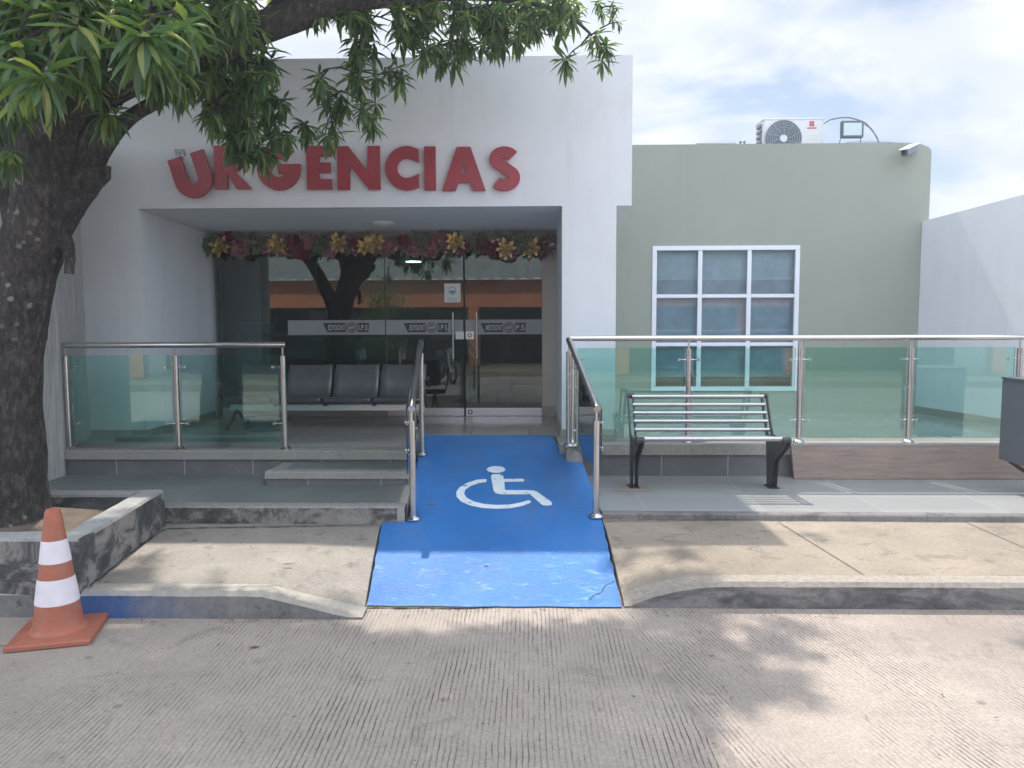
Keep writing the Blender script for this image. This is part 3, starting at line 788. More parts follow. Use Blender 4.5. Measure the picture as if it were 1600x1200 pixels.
# left terrace (low), tiled, with concrete nosing
xT0 = -2.58
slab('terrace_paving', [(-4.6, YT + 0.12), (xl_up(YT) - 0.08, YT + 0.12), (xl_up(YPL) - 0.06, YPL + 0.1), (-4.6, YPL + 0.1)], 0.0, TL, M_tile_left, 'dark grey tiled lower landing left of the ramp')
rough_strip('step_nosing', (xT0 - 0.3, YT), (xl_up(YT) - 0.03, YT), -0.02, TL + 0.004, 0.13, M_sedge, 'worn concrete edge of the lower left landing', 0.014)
rough_strip('step_nosing', (xl_up(YT) - 0.025, YT + 0.005), (xl_up(YPL) - 0.01, YPL), -0.02, TL + 0.002, 0.06, M_step, 'concrete edge of the left landing along the ramp', 0.004)
# half step
HS0 = onZ(418, 757, TL).x; HY = onZ(418, 757, TL).y - 0.05; HZ = 0.408
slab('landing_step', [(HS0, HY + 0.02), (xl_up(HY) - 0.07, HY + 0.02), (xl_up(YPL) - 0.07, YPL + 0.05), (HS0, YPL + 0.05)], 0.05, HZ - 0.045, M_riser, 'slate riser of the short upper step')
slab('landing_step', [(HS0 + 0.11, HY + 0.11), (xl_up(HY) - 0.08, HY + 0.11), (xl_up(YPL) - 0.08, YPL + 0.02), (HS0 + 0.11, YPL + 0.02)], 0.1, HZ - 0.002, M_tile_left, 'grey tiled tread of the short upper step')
rough_strip('step_nosing', (HS0 - 0.004, HY), (xl_up(HY) - 0.03, HY), HZ - 0.06, HZ, 0.12, M_step, 'granite nosing of the short upper step', 0.003)
rough_strip('step_nosing', (HS0 - 0.004, YPL - 0.01), (HS0 - 0.004, HY + 0.125), HZ - 0.06, HZ, 0.12, M_step, 'granite side edge of the short upper step', 0.003)
# left platform
slab('platform', [(-4.6, YPL + 0.03), (xl_up(YPL) - 0.06, YPL + 0.03), (xl_up(YPL) - 0.06, 7.76), (-4.6, 7.76)], 0.0, PZ - 0.002, M_riser, 'slate clad front of the left porch platform')
slab('porch_floor', [(-4.6, YPL + 0.14), (xl_up(YPL) - 0.07, YPL + 0.14), (xl_up(7.74) - 0.0, 7.745), (0.42, 7.745), (0.42, YB + 0.05), (-4.6, YB + 0.05)], PZ - 0.1, PZ + 0.002, M_floor, 'glossy beige porch floor tiles', bevel=0)
rough_strip('platform_coping', (-4.6, YPL), (xl_up(YPL) - 0.03, YPL), PZ - 0.075, PZ + 0.006, 0.15, M_step, 'washed granite coping under the left glass railing', 0.003)
rough_strip('platform_coping', (xl_up(YPL) - 0.03, YPL + 0.02), (xl_up(7.7) - 0.0, 7.72), 0.05, PZ + 0.004, 0.06, M_step, 'platform edge along the left side of the ramp', 0.003)
# right terrace
xr = xr_low(YTR)
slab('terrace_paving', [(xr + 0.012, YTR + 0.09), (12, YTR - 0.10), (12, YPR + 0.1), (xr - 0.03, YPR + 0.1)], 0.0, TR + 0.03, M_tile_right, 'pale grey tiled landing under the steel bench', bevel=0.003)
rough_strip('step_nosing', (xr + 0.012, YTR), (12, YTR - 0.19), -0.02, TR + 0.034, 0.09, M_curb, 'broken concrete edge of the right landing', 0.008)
TR = TR + 0.03
# right platform
XPR = 0.36
slab('platform', [(XPR + 0.02, YPR + 0.03), (12, YPR + 0.03), (12, YG + 0.05), (XPR + 0.02, YG + 0.05)], 0.0, PZ - 0.01, M_riser, 'slate clad front of the right platform')
slab('platform_floor', [(XPR + 0.03, YPR + 0.14), (12, YPR + 0.14), (12, YG + 0.02), (XPR + 0.03, YG + 0.02)], PZ - 0.05, PZ + 0.002, M_floor, 'beige tiles behind the right glass railing', bevel=0)
rough_strip('platform_coping', (XPR, YPR), (12, YPR), PZ - 0.10, PZ + 0.008, 0.15, M_step, 'granite coping under the right glass railing', 0.004)
slab('platform_end', [(0.335, YBLK - 0.0), (0.485, YBLK - 0.0), (0.485, YPR - 0.002), (0.335, YPR - 0.002)], 0.1, PZ - 0.005, M_step, 'small concrete plinth under the corner post', bevel=0.01)
slab('platform_end', [(0.285, YPR + 0.0), (XPR + 0.018, YPR + 0.0), (XPR + 0.018, 7.74), (0.262, 7.74)], 0.1, PZ - 0.004, M_step, 'platform edge between ramp and pier', bevel=0.004)

# ------------------------------------------------------------------ white portal building
bld = thing('clinic_building', 'white plastered clinic portal with red lettering over a deep glazed entrance', 'building', (-1.5, YF, PZ))
xLp = onY(131, 450, YF).x; xLi = onY(219, 400, YF).x; xRi = onY(878, 500, YF).x; xRo = onY(962, 500, YF).x; xFr = onY(988, 200, YF).x
zS = onY(550, 324, YF).z; zTop = onY(700, 89, YF).z
print('portal', xLp, xLi, xRi, xRo, xFr, zS, zTop)
mb = MB().box((xLp - 2.4, YF, 0.3), (xLi, YB + 0.3, zS))
obj('left_pier', mb, M_white, bld)
mb = MB().box((xRi, YF, 0.3), (xRo, YG + 0.1, zS))
obj('right_pier', mb, M_white, bld)
mb = MB().prism([(xLp - 2.4, YF, zS), (xFr, YF, zS), (xFr, YF, zTop), (xLp - 2.4, YF, zTop)], (0, 5.0, 0))
obj('upper_wall', mb, M_white, bld)
zC = onY(600, 364, YB).z
print('ceil', zC)
mb = MB().prism([(xLi + 0.002, YF + 0.12, zS - 0.003), (xRi - 0.002, YF + 0.12, zS - 0.003), (xRi - 0.002, YB + 0.2, zC), (xLi + 0.002, YB + 0.2, zC)], (0, 0, 0.0))
mb = MB().add([(xLi, YF + 0.02, zS - 0.004), (xRi, YF + 0.02, zS - 0.004), (xRi, YB + 0.3, min(zC, zS) - 0.004), (xLi, YB + 0.3, min(zC, zS) - 0.004)], [(0, 1, 2, 3)])
obj('soffit', mb, M_ceil, bld)
# back wall strip right of the doors, beam above the glass
xg0 = onY(346, 550, YB).x; xg1 = onY(847, 550, YB).x
zg = onY(600, 369, YB).z
obj('door_side_wall', MB().box((xg1, YB, PZ), (xRi, YB + 0.2, zS + 0.1)), M_beige, bld)
obj('lintel', MB().box((xLi, YB - 0.01, onY(600, 384, YB).z), (xg1 + 0.02, YB + 0.22, zS + 0.1)), M_beige, bld)
obj('baseboard', MB().box((xRi - 0.012, YF - 0.012, PZ), (xRo + 0.012, YF + 0.0, PZ + 0.075)).box((xRi - 0.012, YF + 0.001, PZ), (xRi, YB - 0.001, PZ + 0.075)).box((xg1, YB - 0.012, PZ), (xRi - 0.013, YB, PZ + 0.12)), M_base, bld)
obj('baseboard', MB().box((XW, YF - 0.012, PZ), (xLi + 0.012, YF, PZ + 0.07)).box((xLi, YF + 0.001, PZ), (xLi + 0.012, YB - 0.03, PZ + 0.07)), M_base, bld)
# glazed front
def wrect(u0, v0, u1, v1, Y):
    a = onY(u0, v1, Y); b = onY(u1, v0, Y); return a.x, a.z, b.x, b.z
zt = onY(600, 384, YB).z
zb = onY(600, 652, YB).z
u_sp = [onY(u, 550, YB).x for u in (346, 603, 725, 727, 847)]
zband = (onY(600, 523, YB).z, onY(600, 500, YB).z)
g1 = MB().box((u_sp[0], YB, PZ + 0.11), (u_sp[1] - 0.004, YB + 0.01, zt))
obj('fixed_glass_panel', g1, M_dglass, bld)
obj('glass_panel_joint', MB().box((u_sp[1] - 0.004, YB, PZ + 0.11), (u_sp[1] + 0.004, YB + 0.011, zt)), M_black, bld)
M_band = plain('frosted_band_film', (0.30, 0.31, 0.32), 0.6, var=0.06, vs=6)
obj('frosted_band', MB().box((onY(450, 510, YB).x, YB - 0.003, zband[0]), (u_sp[1] - 0.006, YB, zband[1])), M_band, bld)
obj('bottom_rail', MB().box((u_sp[0], YB - 0.02, PZ + 0.003), (u_sp[1] - 0.002, YB + 0.03, PZ + 0.108)), M_beige, bld)
def door(x0, x1, hx, side):
    d = obj('glass_door', MB().box((x0 + 0.004, YB - 0.001, PZ + 0.10), (x1 - 0.004, YB + 0.011, zt)), M_dglass, bld)
    obj('bottom_rail', MB().box((x0 + 0.004, YB - 0.022, PZ + 0.006), (x1 - 0.004, YB + 0.03, PZ + 0.10)), M_steel2, d, bevel=0.004)
    obj('frosted_band', MB().box((x0 + 0.005, YB - 0.005, zband[0]), (x1 - 0.005, YB - 0.0015, zband[1])), M_band, d)
    za, zb_ = onY(708, 560, YB).z, onY(708, 488, YB).z
    h = MB().tube([(hx, YB - 0.06, za), (hx, YB - 0.06, zb_)], 0.013, 12)
    for zz_ in (za + 0.12, zb_ - 0.12): h.tube([(hx, YB - 0.06, zz_), (hx, YB + 0.01, zz_)], 0.008, 8)
    obj('door_handle', h, M_steel, d, smooth=True)
    return d
dL = door(u_sp[1] + 0.004, u_sp[2], onY(708, 520, YB - 0.06).x, 1)
dR = door(u_sp[3], u_sp[4], onY(745, 520, YB - 0.06).x, -1)
def plate(par, u0, v0, u1, v1, mat, nm, ring=False):
    x0, z0, x1, z1 = wrect(u0, v0, u1, v1, YB)
    p = obj(nm, MB().box((x0, YB - 0.012, z0), (x1, YB - 0.005, z1)), mat, par)
    if ring:
        cx, cz = (x0 + x1) / 2, (z0 + z1) / 2; r = 0.026
        me = curve_mesh([[(r * math.cos(a * PI / 12), r * math.sin(a * PI / 12)) for a in range(24)], [(0.6 * r * math.cos(a * PI / 12), 0.6 * r * math.sin(a * PI / 12)) for a in range(24)]], 0.003)
        obj('lock_ring', to_wall(me, cx, YB - 0.0145, cz), M_black, par)
plate(dL, 712, 518, 725, 530, M_paper, 'lock_plate'); plate(dR, 728, 518, 740.5, 530, M_steel2, 'lock_plate', True)
x0, z0, x1, z1 = wrect(730, 643, 740, 652, YB)
me = curve_mesh([[(0.03 * math.cos(a * PI / 12), 0.03 * math.sin(a * PI / 12)) for a in range(24)], [(0.018 * math.cos(a * PI / 12), 0.018 * math.sin(a * PI / 12)) for a in range(24)]], 0.003)
obj('floor_lock_ring', to_wall(me, (x0 + x1) / 2, YB - 0.0245, PZ + 0.052), M_black, dR)
# band logos
def logo(par, u0, u1, left, right, y):
    x0, z0, x1, z1 = wrect(u0, 504.5, u1, 519, YB); W = x1 - x0; H = z1 - z0; cx = x0 + W * 0.62; r = H * 0.56
    l1 = [(0, H), (cx - x0 - r * 1.15, H), (cx - x0 - r * 1.15, 0), (H * 0.45, 0)]
    l2 = [(cx - x0 + r * 1.15, H), (W, H), (W - H * 0.12, 0), (cx - x0 + r * 1.15, 0)]
    obj('logo_plate', to_wall(curve_mesh([l1], 0.002), x0, y, z0), M_ink, par)
    obj('logo_plate', to_wall(curve_mesh([l2], 0.002), x0, y, z0), M_ink, par)
    ring = [[(r * math.cos(a * PI / 14), r * math.sin(a * PI / 14)) for a in range(28)], [(0.83 * r * math.cos(a * PI / 14), 0.83 * r * math.sin(a * PI / 14)) for a in range(28)]]
    sw = []
    for s in (1, -1):
        o_ = [(0.62 * r * math.cos(R(a)) * s, 0.62 * r * math.sin(R(a)) * s) for a in range(20, 200, 15)]
        i_ = [((0.62 * r - 0.28 * r * math.sin(PI * k / 11)) * math.cos(R(a)) * s, (0.62 * r - 0.28 * r * math.sin(PI * k / 11)) * math.sin(R(a)) * s) for k, a in enumerate(range(20, 200, 15))]
        sw.append(o_ + i_[::-1][1:-1])
    obj('logo_swirl', to_wall(curve_mesh(ring + sw, 0.002), cx, y, z0 + H / 2), M_ink, par)
    M_lt = MATS.get('logo_pale') or plain('logo_pale', (0.42, 0.43, 0.44), 0.6)
    obj('logo_text', to_wall(fit_text(left, (cx - x0 - r * 1.15) - H * 0.62, H * 0.62, 0.001, 0.0025), x0 + (H * 0.5 + cx - x0 - r * 1.15) / 2, y - 0.0015, z0 + H * 0.5), M_lt, par)
    obj('logo_text', to_wall(fit_text(right, (x1 - cx - r * 1.15) * 0.78, H * 0.62, 0.001, 0.0025), (cx + r * 1.15 + x1) / 2 - 0.004, y - 0.0015, z0 + H * 0.5), M_lt, par)
logo(bld, 505, 577, 'EDYDONT', 'I.P.S', YB - 0.0045)
logo(dL, 631, 701, '.EDYDONT', 'I P S', YB - 0.0065)
logo(dR, 751, 822, 'MEDYDONT', 'P.S', YB - 0.0065)
# room behind the glass
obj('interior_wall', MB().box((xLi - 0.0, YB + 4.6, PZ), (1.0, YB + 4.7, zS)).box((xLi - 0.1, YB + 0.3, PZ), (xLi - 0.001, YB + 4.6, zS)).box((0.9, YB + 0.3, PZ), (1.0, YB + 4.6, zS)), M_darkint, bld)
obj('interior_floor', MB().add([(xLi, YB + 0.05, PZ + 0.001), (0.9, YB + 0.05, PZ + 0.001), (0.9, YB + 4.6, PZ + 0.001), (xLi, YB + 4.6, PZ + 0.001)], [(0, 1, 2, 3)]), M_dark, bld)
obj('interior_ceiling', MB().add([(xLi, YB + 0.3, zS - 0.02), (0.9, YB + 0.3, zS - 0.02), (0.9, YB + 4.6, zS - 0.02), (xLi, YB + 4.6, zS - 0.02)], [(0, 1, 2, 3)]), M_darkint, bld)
# stains where the fallen U had been
M_stain = plain('grey_glue_stain', (0.33, 0.35, 0.34), 0.85, var=0.4, vs=40)
sx0, sz0, sx1, sz1 = wrect(274, 233, 290, 250, YF)
st = MB()
rs = random.Random(4)
for i in range(60):
    cx = rs.uniform(sx0, sx1); cz = rs.uniform(sz0, sz1); r = rs.uniform(0.003, 0.010)
    k = 7; o_ = [(cx + r * rs.uniform(.6, 1.2) * math.cos(2 * PI * j / k), YF - 0.004 - 0.00005 * i, cz + r * rs.uniform(.6, 1.5) * math.sin(2 * PI * j / k)) for j in range(k)]
    st.add(o_, [tuple(range(k))])
obj('glue_stain', st, M_stain, bld, fix=False)

# interior furniture
cnt = thing('reception_counter', 'teal reception counter behind the left end of the glass', 'counter', (-3.3, 9.9, PZ))
obj('counter_body', MB().box((-3.7, 9.62, PZ), (-3.32, 10.2, PZ + 0.98)), M_tealc, cnt, bevel=0.01)
obj('counter_side', MB().box((-3.318, 9.75, PZ), (-2.62, 10.15, PZ + 0.98)), M_darkint, cnt)
obj('counter_top', MB().box((-3.72, 9.6, PZ + 0.981), (-2.6, 10.25, PZ + 1.01)), M_tealc, cnt, bevel=0.005)
mon = thing('box_on_counter', 'small teal box standing on the reception counter', 'box', (-3.5, 9.8, PZ + 1.012))
obj('box_body', MB().box((-3.68, 9.7, PZ + 1.012), (-3.30, 9.95, PZ + 1.13)), M_tealc, mon, bevel=0.01)
obj('box_lid', MB().box((-3.69, 9.69, PZ + 1.131), (-3.29, 9.96, PZ + 1.145)), M_paper, mon, bevel=0.004)
def tall_chair(x, y, lab):
    t = thing('waiting_chair', lab, 'chair', (x, y, PZ), 'dark chairs inside the lobby')
    obj('seat', MB().box((x - 0.22, y - 0.2, PZ + 0.44), (x + 0.22, y + 0.2, PZ + 0.48)), M_dark, t, bevel=0.01)
    obj('backrest', MB().box((x - 0.22, y + 0.2, PZ + 0.5), (x + 0.22, y + 0.23, PZ + 0.92)), M_dark, t, bevel=0.01)
    for a in (-1, 1):
        for b in (-1, 1): obj('leg', MB().box((x + a * 0.2 - 0.012, y + b * 0.18 - 0.012, PZ), (x + a * 0.2 + 0.012, y + b * 0.18 + 0.012, PZ + 0.44)), M_black, t)
    return t
tall_chair(-0.62, 10.7, 'dark lobby chair seen behind the left door leaf')
tall_chair(-0.05, 10.9, 'dark lobby chair seen behind the right door leaf')
lt = thing('interior_lamp', 'small lit ceiling lamp glowing inside the lobby', 'lamp', (-1.4, 12.2, zS - 0.1))
pL = onZ(646, 409, zS - 0.09)
obj('lamp_body', MB().lathe((pL.x, pL.y, zS - 0.085), [(0.16, 0.06), (0.17, 0.03), (0.15, 0.0)], 24), M_paper, lt, smooth=True)
obj('lamp_disc', MB().lathe((pL.x, pL.y, zS - 0.095), [(0.13, 0.008), (0.13, 0.0)], 24), M_lit, lt)

# notice on the door
nt_ = thing('door_notice', 'white paper notice with a masked face taped to the glass', 'notice', (0, YB, 2))
x0, z0, x1, z1 = wrect(694.5, 443, 719.5, 472.5, YB)
obj('paper_sheet', MB().box((x0, YB - 0.006, z0), (x1, YB - 0.002, z1)), M_paper, nt_)
cx = (x0 + x1) / 2; cz = z0 + (z1 - z0) * 0.62
rr = 0.045
me = curve_mesh([[(rr * math.cos(a * PI / 14), rr * 1.05 * math.sin(a * PI / 14)) for a in range(28)], [(0.86 * rr * math.cos(a * PI / 14), 0.9 * rr * math.sin(a * PI / 14)) for a in range(28)]], 0.001)
obj('face_outline', to_wall(me, cx, YB - 0.0068, cz), M_inkteal, nt_)
me = curve_mesh([[(-.036, 0.002), (.036, 0.002), (.03, -.022), (.012, -.034), (-.012, -.034), (-.03, -.022)]], 0.001)
obj('face_mask', to_wall(me, cx, YB - 0.0068, cz), M_inkteal, nt_)
tl = MB()
for k, (wd) in enumerate((0.12, 0.10, 0.13)):
    for j in range(9):
        xx = cx - wd / 2 + wd * j / 9; tl.box((xx, YB - 0.0068, z0 + 0.018 + 0.016 * k), (xx + wd / 9 * 0.7, YB - 0.0062, z0 + 0.024 + 0.016 * k))
obj('printed_lines', tl, M_inkteal, nt_)

# ceiling lamp in the porch
pz = zS - 0.01; p = onZ(599, 345, pz)
cl = thing('ceiling_lamp', 'round white flush lamp on the porch ceiling', 'lamp', (p.x, p.y, pz))
obj('lamp_base', MB().lathe((p.x, p.y, pz - 0.012), [(0.135, 0.016), (0.14, 0.008), (0.135, 0.0)], 32), M_acw, cl, smooth=True)
obj('lamp_diffuser', MB().lathe((p.x, p.y, pz - 0.05), [(0.02, 0.0), (0.08, 0.006), (0.115, 0.02), (0.125, 0.037)], 32), M_lampw, cl, smooth=True)

# ------------------------------------------------------------------ red letters
S = YF / F * 1.0
def px(u, v): q = onY(u, v, YF); return q.x, q.z
LD = 0.035
sign = thing('sign_lettering', 'big red URGENCIAS letters on the white wall, the first U fallen askew', 'sign', (px(540, 265)[0], YF, px(540, 265)[1]))
def L_ring_poly(cx, cz, rx, rz_, th, a0, a1, n=40):
    o_ = [(cx + rx * math.cos(R(a0 + (a1 - a0) * i / n)), cz + rz_ * math.sin(R(a0 + (a1 - a0) * i / n))) for i in range(n + 1)]
    i_ = [(cx + (rx - th) * math.cos(R(a0 + (a1 - a0) * i / n)), cz + (rz_ - th) * math.sin(R(a0 + (a1 - a0) * i / n))) for i in range(n + 1)]
    return o_ + i_[::-1]
def letter(name, loops, u0, v1, rot=0.0, ytop=0.0, lab=None, standoff=0.012):
    # loops in photo-pixel units, origin at the letter's lower-left, z up; pixel size at the wall = YF/F
    k = YF / F
    c, s = math.cos(rot), math.sin(rot)
    lp = [[((x * c - y * s) * k, (x * s + y * c) * k) for x, y in l] for l in loops]
    me = curve_mesh(lp, LD, 0.0015)
    X, Z = px(u0, v1)
    o = obj(name, to_wall(me, X, YF - standoff - LD / 2 - ytop, Z), M_red, sign)
    if lab: o['label'] = lab
    st_ = MB()
    return o
H = 65; T = 18
def U_():
    w_, h_, t_ = 58, 66, 21; r = w_ / 2
    o_ = [(0, h_), (0, r)] + [(r + r * math.cos(R(a)), r + r * math.sin(R(a))) for a in range(186, 355, 8)] + [(w_, r), (w_, h_), (w_ - t_, h_), (w_ - t_, r)]
    o_ += [(r + (r - t_) * math.cos(R(a)), r + (r - t_) * math.sin(R(a))) for a in range(354, 185, -12)] + [(t_, r), (t_, h_)]
    return [o_]
letter('letter_u', U_(), 290, 319, R(17), 0.045, 'tilted letter U sagging over the R')
def R_():
    w_ = 56
    o_ = [(0, 0), (0, H), (28, H)] + [(28 + 19.5 * math.cos(R(a)), H - 19.5 + 19.5 * math.sin(R(a))) for a in range(80, -81, -10)] + [(32, H - 39.5), (w_, 0), (33, 0), (19, 24), (19, 0)]
    hole = [(19, H - 14), (27, H - 14)] + [(27 + 6 * math.cos(R(a)), H - 20 + 6 * math.sin(R(a))) for a in range(75, -76, -25)] + [(27, H - 26), (19, H - 26)]
    return [o_, hole]
letter('letter_r', R_(), 339, 296.5)
def G_():
    r = 33.5; cx = 33.5; cz = 32.5; t_ = 19.5
    o_ = [(cx + r * math.cos(R(a)), cz + r * math.sin(R(a))) for a in range(48, 361, 8)]
    o_ += [(cx + r, cz + 5.5), (cx - 1, cz + 5.5), (cx - 1, cz - 8), (cx + 10.5, cz - 8)]
    o_ += [(cx + (r - t_) * math.cos(R(a)), cz + (r - t_) * math.sin(R(a))) for a in range(310, 47, -10)]
    return [o_]
letter('letter_g', G_(), 405, 297.5)
letter('letter_e', [[(0, 0), (0, H), (38, H), (38, H - 15), (19, H - 15), (19, 40), (36, 40), (36, 25), (19, 25), (19, 15), (38, 15), (38, 0)]], 482, 297)
letter('letter_n', [[(0, 0), (0, H), (17, H), (47, 27), (47, H), (65.5, H), (65.5, 0), (48, 0), (18.5, 37), (18.5, 0)]], 529.5, 297.5)
def C_():
    r = 33; cx = 33; cz = 32.5; t_ = 18
    a = L_ring_poly(cx, cz, r, r, t_, 60, 300)
    o_ = [(cx + r * math.cos(R(q)), cz + r * math.sin(R(q))) for q in range(62, 299, 8)]
    i_ = [(cx + (r - t_) * math.cos(R(q)), cz + (r - t_) * math.sin(R(q))) for q in range(302, 57, -10)]
    o_ = [(51, 61)] + o_ + [(51, 4)] + [(51, 24)] + [(44, 20.5)] + i_[2:-2] + [(44, 44.5), (51, 41)]
    return [o_]
letter('letter_c', C_(), 604, 298)
letter('letter_i', [[(0, 0), (0, H), (17, H), (17, 0)]], 664.5, 298)
letter('letter_a', [[(0, 0), (22.5, H), (43.5, H), (66, 0), (46, 0), (42, 12), (24, 12), (20, 0)], [(28.5, 26), (37.5, 26), (33, 42)]], 692, 299)
def S_():
    # stroke along a centre line
    pts = []
    c1 = (24, 47.5); c2 = (24, 19)
    for a in range(20, 271, 10): pts.append((c1[0] + 12.5 * math.cos(R(a)) * 1.02, c1[1] + 10.5 * math.sin(R(a))))
    for a in range(90, -161, -10): pts.append((c2[0] + 14.5 * math.cos(R(a)), c2[1] + 11.5 * math.sin(R(a)) + 6.0 * 0))
    pts = [(c1[0] + 14 * math.cos(R(a)), 48 + 9.2 * math.sin(R(a))) for a in range(25, 241, 12)] + [(c2[0] + 15.3 * math.cos(R(a)), 19.5 + 11 * math.sin(R(a))) for a in range(60, -156, -12)]
    w0 = 8.6; L_, R_l = [], []
    for i, p in enumerate(pts):
        a = pts[max(0, i - 1)]; b = pts[min(len(pts) - 1, i + 1)]; dx, dz = b[0] - a[0], b[1] - a[1]; l = math.hypot(dx, dz)
        nx_, nz_ = -dz / l, dx / l; L_.append((p[0] + nx_ * w0, p[1] + nz_ * w0)); R_l.append((p[0] - nx_ * w0, p[1] - nz_ * w0))
    return [L_ + R_l[::-1]]
letter('letter_s', S_(), 764, 299)

# ------------------------------------------------------------------ garland over the door
gx0 = onY(322, 385, YB - 0.12).x; gx1 = onY(869, 385, YB - 0.12).x
gz = onY(600, 384, YB - 0.12).z
gar = thing('flower_garland', 'metallic pink, gold and green flower garland hung along the top of the glass', 'garland', ((gx0 + gx1) / 2, YB - 0.1, gz))
gr = random.Random(11)
cord = MB().tube([(gx0 - 0.06, YB - 0.08, gz + 0.01)] + [(gx0 + (gx1 - gx0) * i / 20, YB - 0.08, gz + 0.02 * math.sin(i)) for i in range(21)], 0.012, 8)
obj('garland_cord', cord, M_fg[1], gar)
def petal(mb, c, dirv, L, W, bend, up):
    d = dirv.normalized(); s = d.cross(up).normalized()
    if s.length < 0.1: s = Vector((1, 0, 0))
    n = 5; o = len(mb.v)
    for i in range(n + 1):
        t = i / n; ww = W * math.sin(PI * min(0.97, t * 0.9 + 0.06)) ** 0.75
        q = c + d * L * t + up * bend * math.sin(t * PI * 0.9)
        mb.v += [q - s * ww + up * 0.25 * ww, q, q + s * ww + up * 0.25 * ww]
    for i in range(n):
        for j in range(2): a = o + i * 3 + j; mb.f.append((a, a + 1, a + 4, a + 3))
fn = 38
for i in range(fn):
    t = (i + 0.5) / fn; x = gx0 + 0.03 + (gx1 - gx0 - 0.06) * t + gr.uniform(-0.03, 0.03)
    z = gz + 0.012 + gr.uniform(-0.06, 0.05) - 0.022 * abs(math.sin(t * 9.5)); y = YB - 0.13 - gr.uniform(0, 0.07); c = Vector((x, y, z)); gs_ = gr.uniform(0.6, 1.0)
    kind = [3, 2, 1, 0, 0, 3, 0, 2, 0, 1, 1, 0, 3, 0, 2, 0, 1, 2, 2, 0, 0, 1, 0, 3, 0, 0, 0, 2, 1, 3, 1, 1, 2, 0][i % 34]
    mb = MB(); outw = Vector((0, -1, 0))
    if kind == 2:
        for k in range(8):
            a = 2 * PI * k / 8 + gr.uniform(-.2, .2); petal(mb, c, Vector((math.cos(a), -0.35, math.sin(a))), gr.uniform(0.11, 0.15), 0.028, 0.02, outw)
        for k in range(6):
            a = 2 * PI * k / 6; petal(mb, c + outw * 0.02, Vector((math.cos(a), -0.8, math.sin(a))), 0.075, 0.02, 0.02, outw)
        nm = 'gold_flower'
    elif kind in (0, 1):
        for layer, (cnt_, L0, W0, tilt) in enumerate(((5, 0.145, 0.075, -0.3), (5, 0.11, 0.06, -0.9), (4, 0.07, 0.042, -1.8))):
            for k in range(cnt_):
                a = 2 * PI * (k + 0.5 * layer) / cnt_ + gr.uniform(-.25, .25); petal(mb, c + outw * 0.012 * layer, Vector((math.cos(a), tilt, math.sin(a))), gs_ * L0 * gr.uniform(0.85, 1.15), W0 * gs_, -0.03, outw)
        nm = 'pink_flower' if kind == 0 else 'burgundy_flower'
    else:
        for k in range(9):
            a = 2 * PI * k / 9 + gr.uniform(-.3, .3); petal(mb, c, Vector((math.cos(a), gr.uniform(-.7, 0), math.sin(a))), gr.uniform(0.10, 0.16), 0.024, 0.015, outw)
        nm = 'leaf_rosette'
    obj(nm, mb, M_fleaf if kind == 3 else M_fg[kind], gar, smooth=True, fix=False)
lf = MB()
for i in range(330):
    t = gr.random(); x = gx0 - 0.02 + (gx1 - gx0 + 0.03) * t; z = gz + gr.uniform(-0.07, 0.09)
    a = gr.uniform(0, 2 * PI); petal(lf, Vector((x, YB - 0.09 - gr.uniform(0, 0.05), z)), Vector((math.cos(a), -0.3, math.sin(a) - 0.2)), gr.uniform(0.06, 0.15), gr.uniform(0.010, 0.022), 0.012, Vector((0, -1, 0)))
obj('foliage', lf, M_fleaf, gar, smooth=True, fix=False)['kind'] = 'stuff'
lf = MB()
for i in range(260):
    t = gr.random(); x = gx0 + 0.02 + (gx1 - gx0 - 0.05) * t; z = gz + gr.uniform(-0.085, 0.08)
    a = gr.uniform(0, 2 * PI); petal(lf, Vector((x, YB - 0.10 - gr.uniform(0, 0.07), z)), Vector((math.cos(a), -0.5, math.sin(a))), gr.uniform(0.05, 0.10), gr.uniform(0.012, 0.03), -0.02, Vector((0, -1, 0)))
obj('ribbon_loops', lf, M_fg[0], gar, smooth=True, fix=False)['kind'] = 'stuff'
sp2 = MB(); sp = MB()
for k in range(16):   # curly gold sprig at the right end and dark sprig at the left end
    right = k < 7; xx = gx1 - 0.02 if right else gx0 - 0.02; a0 = gr.uniform(-2.6, -0.5) if right else gr.uniform(2.2, 4.2); pts = []
    for j in range(8): pts.append((xx + 0.018 * j * math.cos(a0 + j * 0.2), YB - 0.13, gz - (0.09 if right else 0.02) + 0.02 * j * math.sin(a0 + j * 0.25)))
    (sp if right else sp2).tube(pts, 0.0035, 5)
obj('curly_sprig', sp, M_fg[2], gar)
obj('curly_sprig', sp2, M_fg[1], gar)

